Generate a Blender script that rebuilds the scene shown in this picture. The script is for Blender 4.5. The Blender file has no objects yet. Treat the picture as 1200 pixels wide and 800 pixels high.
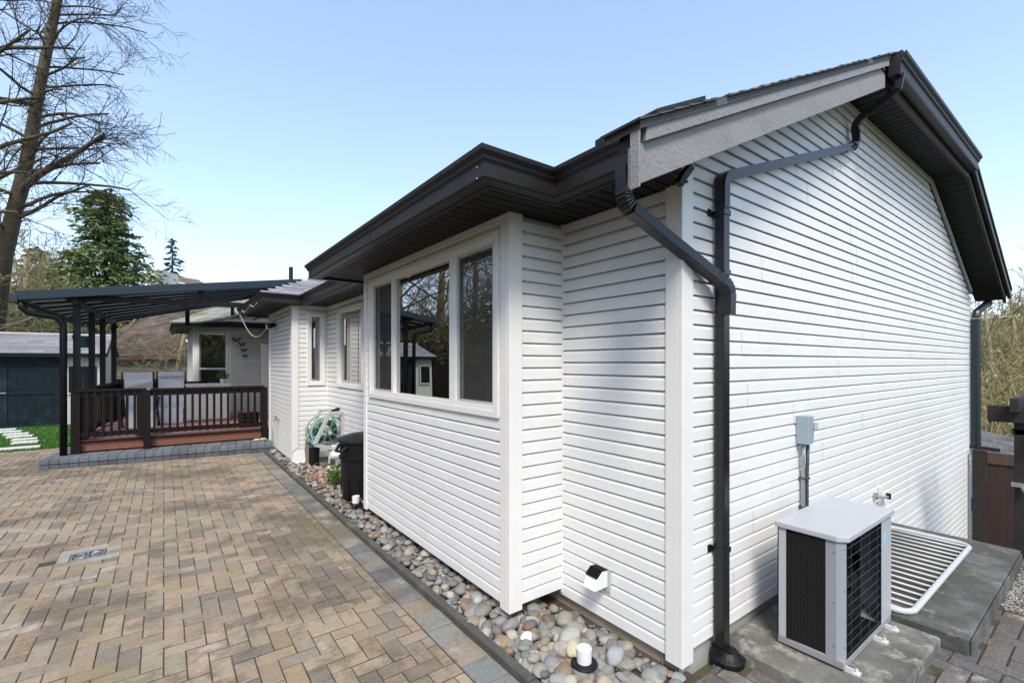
import bpy, bmesh, math, random
from mathutils import Vector, Matrix, noise
random.seed(7)
R = math.radians
sc = bpy.context.scene
col = sc.collection
# ------------------------------------------------------------------ camera
cam_d = bpy.data.cameras.new('camera'); cam = bpy.data.objects.new('camera', cam_d); col.objects.link(cam)
cam.location = (0, 0, 1.7)
cam.rotation_euler = (R(90), 0, -math.atan2(.6, .8))
cam_d.sensor_width = 36; cam_d.lens = 544 / 1200 * 36
cam_d.shift_y = 25 / 1200
cam_d.clip_start = .05; cam_d.clip_end = 2000
sc.camera = cam
# ------------------------------------------------------------------ sky, sun, exposure
SUN_EL, SUN_DX, SUN_DY = R(50), -.62, -.78       # direction towards the sun in plan
w = bpy.data.worlds.new('World'); sc.world = w; w.use_nodes = True
wn = w.node_tree.nodes; wl = w.node_tree.links
bg = wn['Background']
sky = wn.new('ShaderNodeTexSky'); sky.sky_type = 'NISHITA'; sky.sun_disc = False
sky.sun_elevation = SUN_EL
sky.sun_rotation = math.atan2(SUN_DX, SUN_DY)
sky.air_density = .85; sky.dust_density = .8; sky.ozone_density = 1.5; sky.altitude = 50
hs_ = wn.new('ShaderNodeHueSaturation'); hs_.inputs['Saturation'].default_value = 1.05; gm_ = wn.new('ShaderNodeGamma'); gm_.inputs[1].default_value = .68; wl.new(sky.outputs[0], gm_.inputs[0]); wl.new(gm_.outputs[0], hs_.inputs['Color']); wl.new(hs_.outputs[0], bg.inputs[0]); bg.inputs[1].default_value = .15
sd = bpy.data.lights.new('sun', 'SUN'); sun = bpy.data.objects.new('sun', sd); col.objects.link(sun)
sd.energy = 1.1; sd.angle = R(16); sd.color = (1, .93, .82)
v = Vector((SUN_DX, SUN_DY, 0)).normalized() * math.cos(SUN_EL) + Vector((0, 0, math.sin(SUN_EL)))
sun.rotation_euler = v.to_track_quat('Z', 'Y').to_euler()
sun.location = (-5, -10, 14)
sc.view_settings.view_transform = 'Standard'; sc.view_settings.look = 'None'
sc.view_settings.exposure = 1.85; sc.view_settings.gamma = 1
sc.cycles.max_bounces = 6; sc.cycles.transparent_max_bounces = 8

# ------------------------------------------------------------------ materials
M = {}
def mat(name, rgb, rough=.6, metal=0, var=.0, scale=8, bump=0, bscale=60, col2=None, spec=.5, objvar=0, stain=None, detail=6, stretch=None, attr=False, island=0, coat=0):
    m = bpy.data.materials.new(name); m.use_nodes = True; nt = m.node_tree; N = nt.nodes; L = nt.links
    b = N['Principled BSDF']; b.inputs['Roughness'].default_value = rough; b.inputs['Metallic'].default_value = metal
    b.inputs['Specular IOR Level'].default_value = spec; b.inputs['Coat Weight'].default_value = coat
    geo = N.new('ShaderNodeNewGeometry'); src = geo.outputs['Position']
    mp = N.new('ShaderNodeMapping'); L.new(src, mp.inputs[0])
    if stretch: mp.inputs['Scale'].default_value = stretch
    if attr:
        a = N.new('ShaderNodeAttribute'); a.attribute_name = 'Col'; cur = a.outputs['Color']
    elif objvar == 2:
        oi = N.new('ShaderNodeObjectInfo'); cur = oi.outputs['Color']
    else:
        rg = N.new('ShaderNodeRGB'); rg.outputs[0].default_value = (*rgb, 1); cur = rg.outputs[0]
    if var or col2:
        nz = N.new('ShaderNodeTexNoise'); nz.inputs['Scale'].default_value = scale; nz.inputs['Detail'].default_value = detail
        nz.inputs['Roughness'].default_value = .65
        L.new(mp.outputs[0], nz.inputs['Vector'])
        rm = N.new('ShaderNodeMapRange'); rm.inputs['From Min'].default_value = .3; rm.inputs['From Max'].default_value = .7
        L.new(nz.outputs[0], rm.inputs[0])
        if col2:
            mx = N.new('ShaderNodeMix'); mx.data_type = 'RGBA'; L.new(rm.outputs[0], mx.inputs[0]); L.new(cur, mx.inputs[6]); mx.inputs[7].default_value = (*col2, 1)
            cur = mx.outputs[2]
        if var:
            rm2 = N.new('ShaderNodeMapRange'); L.new(nz.outputs[0], rm2.inputs[0])
            rm2.inputs['From Min'].default_value = .25; rm2.inputs['From Max'].default_value = .75
            rm2.inputs['To Min'].default_value = 1 - var; rm2.inputs['To Max'].default_value = 1 + var * .6
            hs = N.new('ShaderNodeMix'); hs.data_type = 'RGBA'; hs.blend_type = 'MULTIPLY'; hs.inputs[0].default_value = 1
            L.new(cur, hs.inputs[6]); L.new(rm2.outputs[0], hs.inputs[7]); cur = hs.outputs[2]
    if island:
        rm3 = N.new('ShaderNodeMapRange'); L.new(geo.outputs['Random Per Island'], rm3.inputs[0])
        rm3.inputs['To Min'].default_value = 1 - island; rm3.inputs['To Max'].default_value = 1 + island
        hs = N.new('ShaderNodeMix'); hs.data_type = 'RGBA'; hs.blend_type = 'MULTIPLY'; hs.inputs[0].default_value = 1
        L.new(cur, hs.inputs[6]); L.new(rm3.outputs[0], hs.inputs[7]); cur = hs.outputs[2]
    if stain:      # list of (scale, lo, hi, colour, amount)
        for k, (ssc, lo, hi, sc_, am) in enumerate(stain):
            nz2 = N.new('ShaderNodeTexNoise'); nz2.inputs['Scale'].default_value = ssc; nz2.inputs['Detail'].default_value = 8; nz2.inputs['Roughness'].default_value = .7
            mp2 = N.new('ShaderNodeMapping'); mp2.inputs['Location'].default_value = (7.3 * k + 1, 3.1 * k, 2 * k); L.new(src, mp2.inputs[0]); L.new(mp2.outputs[0], nz2.inputs['Vector'])
            r4 = N.new('ShaderNodeMapRange'); r4.inputs['From Min'].default_value = lo; r4.inputs['From Max'].default_value = hi; r4.inputs['To Max'].default_value = am
            L.new(nz2.outputs[0], r4.inputs[0])
            mx = N.new('ShaderNodeMix'); mx.data_type = 'RGBA'; L.new(r4.outputs[0], mx.inputs[0]); L.new(cur, mx.inputs[6]); mx.inputs[7].default_value = (*sc_, 1); cur = mx.outputs[2]
    L.new(cur, b.inputs['Base Color'])
    if bump:
        nb = N.new('ShaderNodeTexNoise'); nb.inputs['Scale'].default_value = bscale; nb.inputs['Detail'].default_value = 8; L.new(mp.outputs[0], nb.inputs['Vector'])
        bp = N.new('ShaderNodeBump'); bp.inputs['Strength'].default_value = bump; bp.inputs['Distance'].default_value = .01
        L.new(nb.outputs[0], bp.inputs['Height']); L.new(bp.outputs[0], b.inputs['Normal'])
    M[name] = m
    return m
mat('vinyl', (.72, .717, .705), .42, var=.05, scale=3, bump=.25, bscale=6, stain=[(1.3, .52, .75, (.56, .54, .47), .35), (14, .62, .8, (.6, .58, .52), .12)])
mat('trim_white', (.74, .725, .69), .38, var=.03, scale=4, stain=[(6, .62, .85, (.55, .52, .45), .25)])
mat('wall_core', (.35, .34, .32), .9)
mat('interior', (.32, .29, .25), .9, var=.1)
mat('charcoal_metal', (.014, .0125, .012), .5, var=.18, scale=5, spec=.3, stain=[(5, .62, .8, (.16, .15, .13), .35)])
mat('gutter_metal', (.017, .0145, .0135), .45, var=.2, scale=4, spec=.35, stain=[(3, .66, .8, (.13, .13, .05), .5), (12, .62, .8, (.16, .15, .14), .3)])
mat('soffit_metal', (.009, .0085, .009), .6, var=.1, scale=6, spec=.25)
mat('downpipe_metal', (.008, .008, .009), .28, var=.1, scale=6, spec=.45, stain=[(9, .6, .8, (.12, .12, .12), .3)])
mat('downpipe_teal', (.009, .018, .023), .35, var=.1, scale=6)
mat('screw', (.6, .6, .6), .3, 1)
mat('barge_wood', (.25, .245, .245), .8, var=.12, scale=6, bump=.35, bscale=80, stain=[(75, .52, .64, (.10, .098, .095), .5), (5, .56, .72, (.13, .13, .125), .5)], stretch=(.25,1,1))
mat('shingle', (.10, .098, .098), .95, var=.25, scale=14, bump=.6, bscale=200, island=.3)
mat('shingle_light', (.25, .25, .27), .9, var=.2, scale=14, bump=.5, bscale=150, island=.2)
mat('shingle_moss', (.30, .31, .28), .95, var=.25, scale=8, bump=.5, bscale=150, island=.2, stain=[(2.5, .45, .65, (.14, .18, .05), .8)])
mat('shingle_brown', (.12, .09, .07), .95, var=.3, scale=6, bump=.5, island=.35, stain=[(1.2, .5, .75, (.22, .2, .16), .5)])
mat('concrete', (.33, .30, .25), .9, var=.25, scale=5, bump=.4, bscale=90, stain=[(3, .5, .7, (.16, .14, .10), .6)])
mat('foundation', (.38, .31, .23), .92, var=.2, scale=6, bump=.4, bscale=70, stain=[(4, .55, .75, (.16, .14, .08), .6)])
mat('slab', (.17, .165, .145), .88, var=.3, scale=9, bump=.6, bscale=110, detail=10, stain=[(2.6, .44, .60, (.065, .065, .055), .75), (7, .52, .62, (.36, .35, .30), .7), (3, .58, .72, (.13, .13, .05), .4), (60, .58, .7, (.05, .05, .04), .5)])
mat('kerb_slab', (.125, .13, .12), .85, var=.3, scale=10, bump=.6, bscale=110, detail=10, stain=[(1.9, .47, .58, (.05, .05, .043), .8), (3.1, .56, .70, (.13, .13, .08), .35), (8, .56, .66, (.26, .27, .25), .5), (50, .58, .7, (.05, .05, .045), .5)])
mat('paver', (.3, .27, .23), .85, objvar=2, var=.22, scale=24, bump=.8, bscale=130, detail=10, stain=[(.65, .50, .58, (.075, .058, .040), .60), (2.1, .55, .62, (.10, .082, .05), .55), (3.2, .60, .67, (.46, .43, .39), .6), (90, .53, .66, (.44, .40, .33), .5), (1.7, .55, .7, (.22, .18, .075), .45), (9, .57, .66, (.10, .08, .06), .45), (130, .54, .66, (.06,.05,.04), .5)])
mat('paver_mass', (.3, .27, .23), .85, attr=True, var=.22, scale=24, bump=.8, bscale=130, detail=10, stain=[(.65, .50, .58, (.075, .058, .040), .60), (2.1, .55, .62, (.10, .082, .05), .55), (3.2, .60, .67, (.46, .43, .39), .6), (90, .53, .66, (.44, .40, .33), .5), (1.7, .55, .7, (.22, .18, .075), .45), (9, .57, .66, (.10, .08, .06), .45), (130, .54, .66, (.06,.05,.04), .5)])
mat('joint_sand', (.06, .048, .034), .95, var=.4, scale=20, bump=.5, bscale=80, stain=[(2, .55, .7, (.12, .15, .03), .7)])
mat('rock', (.3, .3, .3), .7, objvar=2, var=.22, scale=28, bump=.25, bscale=90, detail=8, stain=[(70, .6, .75, (.12, .11, .1), .35)])
mat('rock_mass', (.3, .3, .3), .62, attr=True, var=.22, scale=28, bump=.25, bscale=90, detail=8)
mat('soil', (.07, .055, .04), .95, var=.4, scale=10, bump=.8, bscale=40)
mat('edging', (.075, .075, .07), .9, var=.3, scale=18, bump=.5, bscale=90, stain=[(4, .5, .68, (.20, .17, .05), .7)])
mat('step_block', (.075, .085, .10), .85, objvar=2, var=.2, scale=25, bump=.4, bscale=140)
mat('gravel', (.32, .31, .29), .9, var=.3, scale=60, bump=.3, island=.4)
mat('turf', (.05, .16, .015), .9, var=.35, scale=5, bump=1, bscale=150, island=.35)
mat('ground', (.10, .09, .05), .95, var=.4, scale=.6, bump=.5, bscale=3, col2=(.07, .09, .03))
mat('white_stone', (.62, .62, .60), .85, var=.15, scale=9, bump=.3)
mat('ac_white', (.42, .44, .46), .35, var=.04, scale=3, stain=[(4, .6, .85, (.42, .42, .4), .35)])
mat('ac_grey', (.27, .29, .32), .38, var=.05, scale=3, stain=[(6, .6, .85, (.25, .25, .24), .3)])
mat('ac_base', (.28, .27, .28), .5, var=.1)
mat('ac_black', (.006, .006, .007), .6, spec=.2)
mat('ac_wire', (.03, .033, .036), .5)
mat('coil_fin', (.030, .028, .027), .5, .3)
mat('sticker', (.25, .55, .75), .4)
mat('grate_white', (.46, .49, .50), .4, var=.05, stain=[(10, .6, .8, (.4, .38, .34), .4)])
mat('bracket_white', (.7, .7, .68), .45, .2, var=.15)
mat('deck_red', (.42, .215, .185), .7, var=.15, scale=9, bump=.3, bscale=60)
mat('fascia_red', (.20, .072, .04), .7, var=.2, scale=9, bump=.3, bscale=60)
mat('rail_dark', (.009, .006, .0055), .6, spec=.2, var=.25, scale=14, bump=.25, bscale=80)
mat('pergola_sheet', (.04, .06, .075), .45, var=.1)
mat('pergola_rib', (.22, .26, .28), .5)
mat('pergola_metal', (.018, .032, .044), .5, .0, spec=.3, var=.12, scale=3)
mat('pergola_black', (.005, .006, .008), .5, spec=.25, var=.1)
mat('fence_brown', (.030, .0145, .0115), .75, var=.35, scale=7, bump=.4, bscale=60, stretch=(1, 1, .15))
mat('fence_red', (.075, .042, .03), .8, var=.3, scale=7, bump=.3, stretch=(1, 1, .2))
mat('arbor_dark', (.018, .014, .013), .8, var=.3, scale=10, bump=.4)
mat('shed_dark', (.005, .013, .021), .6, spec=.25, var=.15, scale=4, stain=[(1.4, .55, .8, (.05, .11, .15), .5)])
mat('shed_white', (.55, .56, .53), .7, var=.08)
mat('shed_tan', (.50, .44, .34), .75, var=.1)
mat('black_plastic', (.007, .007, .008), .45, spec=.3, var=.15, scale=6)
mat('lid_plastic', (.016, .016, .019), .42, spec=.4, var=.15, scale=6)
mat('white_plastic', (.72, .73, .72), .4, var=.05)
mat('grey_plastic', (.42, .44, .43), .5, var=.1)
mat('blue_plastic', (.03, .12, .24), .45)
mat('hose_green', (.03, .12, .06), .5)
mat('hose_pale', (.28, .42, .38), .5)
mat('brass', (.4, .3, .15), .4, .8)
mat('steel', (.4, .42, .44), .4, .7)
mat('conduit_dark', (.05, .055, .06), .5)
mat('box_grey', (.26, .33, .36), .5, var=.06)
mat('sling', (.76, .77, .80), .7, var=.04)
mat('cream', (.66, .63, .56), .6, var=.05)
mat('cabinet_white', (.76, .74, .69), .6, var=.06)
mat('curtain', (.65, .52, .28), .9, var=.12, scale=3)
mat('blind', (.16, .155, .15), .8)
mat('bark', (.085, .068, .045), .95, var=.45, scale=5, bump=1, bscale=14, stain=[(2, .5, .7, (.10, .11, .03), .6)])
mat('bark_pale', (.26, .21, .14), .95, var=.3, scale=5, bump=.5)
mat('twig', (.075, .058, .038), .9, var=.3, scale=2)
mat('twig_tan', (.36, .28, .15), .9, var=.35, scale=.6, island=.3, col2=(.20, .19, .07))
mat('conifer', (.035, .085, .018), .7, var=.3, scale=.7, island=.5)
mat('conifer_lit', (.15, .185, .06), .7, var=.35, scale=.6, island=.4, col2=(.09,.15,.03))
mat('conifer_dark', (.022, .05, .028), .7, var=.3, scale=.7, island=.4)
mat('brush', (.15, .17, .05), .8, var=.3, scale=.5, island=.45, col2=(.22, .17, .085))
mat('shrub', (.07, .16, .02), .6, var=.3, scale=12, island=.4)
mat('dry_leaf', (.36, .15, .06), .8, var=.3, scale=20, island=.4)
mat('wall_beige', (.36, .34, .28), .8, var=.08)
mat('trim_brown', (.16, .09, .06), .7)
mat('copper', (.20, .13, .05), .5, .3, var=.2)
mat('house_white', (.62, .6, .55), .7)
mat('terracotta', (.30, .12, .06), .8)
mat('pot_green', (.02, .09, .07), .5)
mat('pot_dark', (.007, .007, .008), .5, spec=.3)
mat('orange_wood', (.50, .22, .08), .7)
mat('cable', (.45, .43, .40), .6)
mat('skylight', (.6, .62, .64), .2)

def glass_mat(name, tint, refl=1.0, rough=.0):
    m = bpy.data.materials.new(name); m.use_nodes = True; N = m.node_tree.nodes; L = m.node_tree.links
    N.remove(N['Principled BSDF']); out = N['Material Output']
    fr = N.new('ShaderNodeFresnel'); fr.inputs[0].default_value = 1.5
    mr = N.new('ShaderNodeMapRange'); L.new(fr.outputs[0], mr.inputs[0]); mr.inputs['To Min'].default_value = .12 * refl; mr.inputs['To Max'].default_value = 1
    tr = N.new('ShaderNodeBsdfTransparent'); tr.inputs[0].default_value = (*tint, 1)
    gl = N.new('ShaderNodeBsdfGlossy'); gl.inputs['Roughness'].default_value = rough
    nz = N.new('ShaderNodeTexNoise'); nz.inputs['Scale'].default_value = 1.2; nz.inputs['Detail'].default_value = 1
    bp = N.new('ShaderNodeBump'); bp.inputs['Strength'].default_value = .03; bp.inputs['Distance'].default_value = .05
    L.new(nz.outputs[0], bp.inputs['Height']); L.new(bp.outputs[0], gl.inputs['Normal'])
    mx = N.new('ShaderNodeMixShader'); L.new(mr.outputs[0], mx.inputs[0]); L.new(tr.outputs[0], mx.inputs[1]); L.new(gl.outputs[0], mx.inputs[2])
    L.new(mx.outputs[0], out.inputs[0]); M[name] = m
glass_mat('glass', (.55, .62, .58), 4.2)
_m = bpy.data.materials.new('screen'); _m.use_nodes = True; _N = _m.node_tree.nodes; _L = _m.node_tree.links; _N.remove(_N['Principled BSDF'])
_d = _N.new('ShaderNodeBsdfDiffuse'); _d.inputs[0].default_value = (.10, .10, .095, 1); _t = _N.new('ShaderNodeBsdfTransparent'); _x = _N.new('ShaderNodeMixShader'); _x.inputs[0].default_value = .38
_L.new(_t.outputs[0], _x.inputs[1]); _L.new(_d.outputs[0], _x.inputs[2]); _L.new(_x.outputs[0], _N['Material Output'].inputs[0]); M['screen'] = _m
glass_mat('glass_far', (.8, .85, .75), 1.6)

# ------------------------------------------------------------------ mesh helpers
def root_of(o):
    while o.parent: o = o.parent
    return o
class MB:
    def __init__(s): s.v = []; s.f = []; s.c = []
    def add(s, vs, fs, colr=None):
        n = len(s.v); s.v.extend([tuple(a) for a in vs]); s.f.extend([tuple(i + n for i in f) for f in fs])
        if colr is not None: s.c.extend([colr] * len(fs))
    def box(s, x0, x1, y0, y1, z0, z1, colr=None):
        s.add([(x0,y0,z0),(x1,y0,z0),(x1,y1,z0),(x0,y1,z0),(x0,y0,z1),(x1,y0,z1),(x1,y1,z1),(x0,y1,z1)],
              [(0,3,2,1),(4,5,6,7),(0,1,5,4),(1,2,6,5),(2,3,7,6),(3,0,4,7)], colr)
    def cbox(s, x0, x1, y0, y1, z0, z1, c=.004, colr=None):   # box with chamfered top edges
        vs = [(x0,y0,z0),(x1,y0,z0),(x1,y1,z0),(x0,y1,z0),(x0,y0,z1-c),(x1,y0,z1-c),(x1,y1,z1-c),(x0,y1,z1-c),
              (x0+c,y0+c,z1),(x1-c,y0+c,z1),(x1-c,y1-c,z1),(x0+c,y1-c,z1)]
        s.add(vs, [(0,1,5,4),(1,2,6,5),(2,3,7,6),(3,0,4,7),(4,5,9,8),(5,6,10,9),(6,7,11,10),(7,4,8,11),(8,9,10,11),(0,3,2,1)], colr)
    def bar(s, a, b, w, h, up=(0,0,1)):        # rectangular bar from a to b
        a = Vector(a); b = Vector(b); d = (b - a).normalized(); u = Vector(up)
        r = d.cross(u)
        if r.length < 1e-4: r = d.cross(Vector((1,0,0)))
        r.normalize(); u = r.cross(d).normalized()
        vs = []
        for p in (a, b):
            for sx, sy in ((-1,-1),(1,-1),(1,1),(-1,1)): vs.append(p + r*sx*w/2 + u*sy*h/2)
        s.add(vs, [(0,1,2,3),(7,6,5,4),(0,4,5,1),(1,5,6,2),(2,6,7,3),(3,7,4,0)])
    def tube(s, pts, rad, n=8, cap=True):
        pts = [Vector(p) for p in pts]
        if not isinstance(rad, (list, tuple)): rad = [rad] * len(pts)
        rings = []; prev = None
        for i, p in enumerate(pts):
            d = (pts[min(i+1, len(pts)-1)] - pts[max(i-1, 0)])
            if d.length < 1e-9: d = Vector((0,0,1))
            d.normalize()
            if prev is None:
                r = d.cross(Vector((0,0,1)))
                if r.length < .05: r = d.cross(Vector((1,0,0)))
            else: r = prev - d * prev.dot(d)
            r.normalize(); prev = r; u = d.cross(r)
            rings.append([p + (r*math.cos(2*math.pi*k/n) + u*math.sin(2*math.pi*k/n)) * rad[i] for k in range(n)])
        vs = [q for rg in rings for q in rg]; fs = []
        for i in range(len(rings)-1):
            for k in range(n):
                a = i*n+k; b = i*n+(k+1) % n; fs.append((a, b, b+n, a+n))
        if cap: fs.append(tuple(range(n-1, -1, -1))); fs.append(tuple(range(len(vs)-n, len(vs))))
        s.add(vs, fs)
    def rtube(s, pts, w, d, ref, ribs=0, crimp=False):   # rectangular downpipe through pts; ref = vector of the pipe's wide side
        pts = [Vector(p) for p in pts]; ref = Vector(ref)
        prof = []
        nr = ribs
        hw, hd = w/2, d/2
        prof = [(-hw, -hd)]
        for k in range(nr):
            a = -hw + w*(k+.3)/nr; b = -hw + w*(k+.5)/nr; c = -hw + w*(k+.8)/nr
            prof += [(a, -hd), (b, -hd+.004), (c, -hd)]
        prof += [(hw, -hd), (hw, hd), (-hw, hd)]
        n = len(prof); vs = []
        for i, p in enumerate(pts):
            d0 = (pts[i]-pts[i-1]).normalized() if i else None
            d1 = (pts[i+1]-pts[i]).normalized() if i < len(pts)-1 else None
            t = (d0 or d1) if not (d0 and d1) else (d0+d1).normalized()
            r = (ref - t*ref.dot(t)).normalized(); u = t.cross(r).normalized()
            if u.z > 0 and abs(t.z) < .9: pass
            kk = .93 if (crimp and i % 2 and 0 < i < len(pts)-1) else 1
            vs += [p + r*x*kk + u*y*kk for x, y in prof]
        fs = []
        for i in range(len(pts)-1):
            for k in range(n):
                a = i*n+k; b = i*n+(k+1) % n; fs.append((a, b, b+n, a+n))
        fs.append(tuple(range(n))); fs.append(tuple(range(len(vs)-1, len(vs)-n-1, -1)))
        s.add(vs, fs)
    def lathe(s, prof, c=(0,0,0), n=24):
        vs = []; fs = []
        for r, z in prof:
            for k in range(n):
                a = 2*math.pi*k/n; vs.append((c[0]+r*math.cos(a), c[1]+r*math.sin(a), c[2]+z))
        m = len(prof)
        for i in range(m-1):
            for k in range(n): fs.append((i*n+k, i*n+(k+1)%n, (i+1)*n+(k+1)%n, (i+1)*n+k))
        fs.append(tuple(range(n-1,-1,-1))); fs.append(tuple(range((m-1)*n, m*n)))
        s.add(vs, fs)
    def quad(s, a, b, c, d): s.add([a, b, c, d], [(0,1,2,3)])
    def poly_prism(s, pts, thick):      # polygon (3-D, planar) given thickness along its own downward z
        n = len(pts); vs = [tuple(p) for p in pts] + [(p[0], p[1], p[2]-thick) for p in pts]
        fs = [tuple(range(n)), tuple(range(2*n-1, n-1, -1))] + [(i, i+n, (i+1)%n+n, (i+1)%n) for i in range(n)]
        s.add(vs, fs)
    def mesh(s, name, m, smooth=False, off=(0,0,0)):
        me = bpy.data.meshes.new(name)
        ox, oy, oz = off
        me.from_pydata([(a-ox, b-oy, c-oz) for a, b, c in s.v], [], s.f); me.materials.append(M[m] if isinstance(m, str) else m)
        if s.c:
            at = me.attributes.new('Col', 'FLOAT_COLOR', 'CORNER')
            buf = []
            for f, c in zip(s.f, s.c): buf.extend([c[0], c[1], c[2], 1.0] * len(f))
            at.data.foreach_set('color', buf)
        if smooth: me.shade_smooth()
        me.update(); return me
    def build(s, name, m, parent=None, world=True, smooth=False, bevel=0, recalc=False):
        off = tuple(root_of(parent).location) if (parent and world) else (0,0,0)
        me = s.mesh(name, m, smooth, off)
        if recalc:
            bm = bmesh.new(); bm.from_mesh(me); bmesh.ops.recalc_face_normals(bm, faces=bm.faces); bm.to_mesh(me); bm.free()
        o = bpy.data.objects.new(name, me); col.objects.link(o)
        if parent: o.parent = parent
        if bevel:
            bv = o.modifiers.new('bevel', 'BEVEL'); bv.width = bevel; bv.segments = 2; bv.limit_method = 'ANGLE'
        return o
def tag(o, label=None, cat=None, group=None, kind=None):
    if label: o['label'] = label
    if cat: o['category'] = cat
    if group: o['group'] = group
    if kind: o['kind'] = kind
    return o
def empty(name, loc=(0,0,0), rz=0, label=None, cat=None, group=None, kind=None):
    o = bpy.data.objects.new(name, None); col.objects.link(o); o.location = loc; o.rotation_euler = (0,0,rz); o.empty_display_size = .1
    return tag(o, label, cat, group, kind)
def kids(o): return list(o.children)
def copy_tree(o, parent=None):
    c = o.copy(); col.objects.link(c); c.parent = parent
    for ch in kids(o): copy_tree(ch, c)
    return c
def piece(name, me, parent, loc, rot=(0,0,0), scale=(1,1,1), colr=None):
    o = bpy.data.objects.new(name, me); col.objects.link(o); o.parent = parent; o.location = loc; o.rotation_euler = rot; o.scale = scale
    if colr: o.color = (*colr, 1)
    return o
def proj(x, y, z):
    d = .6*x + .8*y; r = .8*x - .6*y
    if d < .1: return None
    return 600 + 544*r/d, 425 - 544*(z-1.7)/d, d
def jit(c, a):
    k = 1 + random.uniform(-a, a); return tuple(max(.01, min(.9, x*k*(1+random.uniform(-.03,.03)))) for x in c)

# ------------------------------------------------------------------ ground and terrain
def terr(x, y):
    z = -.05
    if x > 6.05: z = -1.25 - min(3.5, max(0, x-11)*.12)
    if x > 26: z = -3.0 + (x-26)*.10
    if y > 22: z += (y-22)*.03
    if x < -10: z += min(6, (-10-x)*.32)
    return z + .25*noise.noise(Vector((x*.12, y*.12, 0))) * min(1, max(0, (abs(x)+abs(y)-24)/20))
xs = [-220,-120,-80,-60,-45,-35,-28,-22,-18,-14,-12,-10,-8,-4,0,3,6.0,6.1,8,11,14,17,20,23,26,30,35,42,50,60,80,120,220]
ys = [-220,-120,-60,-30,-15,-8,-2,3,8,14,19,22,26,32,40,50,62,80,120,220]
mb = MB()
for y in ys:
    for x in xs: mb.v.append((x, y, terr(x, y)))
nx = len(xs)
for j in range(len(ys)-1):
    for i in range(nx-1): mb.f.append((j*nx+i, j*nx+i+1, (j+1)*nx+i+1, (j+1)*nx+i))
tag(mb.build('ground', 'ground'), kind='structure')

# ------------------------------------------------------------------ paved patio (herringbone)
P = .105
PAL = [((.335,.262,.182),8), ((.335,.245,.172),4), ((.31,.256,.188),6), ((.25,.212,.162),4), ((.205,.18,.145),2), ((.32,.238,.145),2), ((.33,.272,.195),3), ((.25,.19,.145),3)]
PALN = [p for p, k in PAL for _ in range(k)]
DARK = [(.095,.10,.11), (.12,.115,.115), (.085,.093,.11), (.135,.118,.11), (.11,.10,.096), (.15,.138,.126)]
BLUE = [(.16,.175,.185), (.19,.20,.205), (.22,.215,.20), (.14,.155,.17), (.26,.24,.20), (.27,.225,.17), (.18,.19,.195)]
def clip_rect(x0, x1, y0, y1, reg):
    a0, a1, b0, b1 = reg
    x0 = max(x0, a0); x1 = min(x1, a1); y0 = max(y0, b0); y1 = min(y1, b1)
    return (x0, x1, y0, y1) if x1-x0 > .03 and y1-y0 > .03 else None
def herring(reg, pal, hole=None, extra=None):
    out = []; g = .0028
    i0 = int(reg[0]/P)-3; i1 = int(reg[1]/P)+3; j0 = int(reg[2]/P)-3; j1 = int(reg[3]/P)+3
    for j in range(j0, j1):
        for i in range(i0, i1):
            t = (i + j) % 4
            if t == 0: q = (i*P, (i+2)*P, j*P, (j+1)*P)
            elif t == 2: q = (i*P, (i+1)*P, j*P, (j+2)*P)
            else: continue
            q = clip_rect(*q, reg)
            if not q: continue
            if extra and not extra((q[0]+q[1])/2, (q[2]+q[3])/2): continue
            if hole:
                h = hole
                if q[0] < h[1] and q[1] > h[0] and q[2] < h[3] and q[3] > h[2]: continue
            out.append((q[0]+g, q[1]-g, q[2]+g*1.7, q[3]-g*1.7, jit(random.choice(pal), .15)))
    return out
def place_pavers(root, rects, m_one, m_mass, name, limit=300, top=0.0, thick=.05):
    def size(q):
        cx, cy = (q[0]+q[1])/2, (q[2]+q[3])/2; p = proj(cx, cy, 0)
        if not p or not (-60 < p[0] < 1260) or p[1] > 870: return 0
        return 1/p[2]**3
    rects.sort(key=size, reverse=True)
    cache = {}
    ro = root.location
    for q in rects[:limit]:
        w_, h_ = q[1]-q[0], q[3]-q[2]; key = (round(w_,3), round(h_,3))
        if key not in cache:
            b = MB(); b.cbox(-w_/2, w_/2, -h_/2, h_/2, -thick, 0, .0035); cache[key] = b.mesh(name, m_one)
        dz = random.uniform(-.003, .003)
        piece(name, cache[key], root, ((q[0]+q[1])/2-ro[0], (q[2]+q[3])/2-ro[1], top+dz-ro[2]), (random.uniform(-.006,.006), random.uniform(-.006,.006), random.uniform(-.006,.006)), colr=q[4])
    if len(rects) > limit:
        b = MB()
        for q in rects[limit:]:
            dz = random.uniform(-.002, .002); b.cbox(q[0], q[1], q[2], q[3], top-thick+dz, top+dz, .0035, q[4])
        o = b.build(name, m_mass, root); o['kind'] = 'stuff'
b = MB(); b.box(-7, 1.64, -3, 13, -.06, -.0055)
patio = tag(b.build('patio', 'joint_sand'), kind='structure')
DR = (-.655, -.42, 5.46, 5.65)
def patio_vis(x, y):
    p = proj(x, y, 0); return bool(p) and -420 < p[0] < 1260 and p[2] > .6
rects = herring((-6.8, 1.325, .9, 12.85), PALN, DR, patio_vis)
place_pavers(patio, rects, 'paver', 'paver_mass', 'paver')
# border course
bord = []; y = .4
while y < 9.95:
    L_ = random.choice([.21, .21, .2]); x0, x1 = 1.332, 1.515
    bord.append((x0, x1, y+.003, y+L_-.003, jit(random.choice(BLUE), .15))); y += L_
b = MB(); b.box(1.325, 1.52, .3, 10, -.055, -.006)
border = tag(b.build('paver_border', 'joint_sand'), kind='structure')
place_pavers(border, bord, 'paver', 'paver_mass', 'border_paver')
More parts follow.
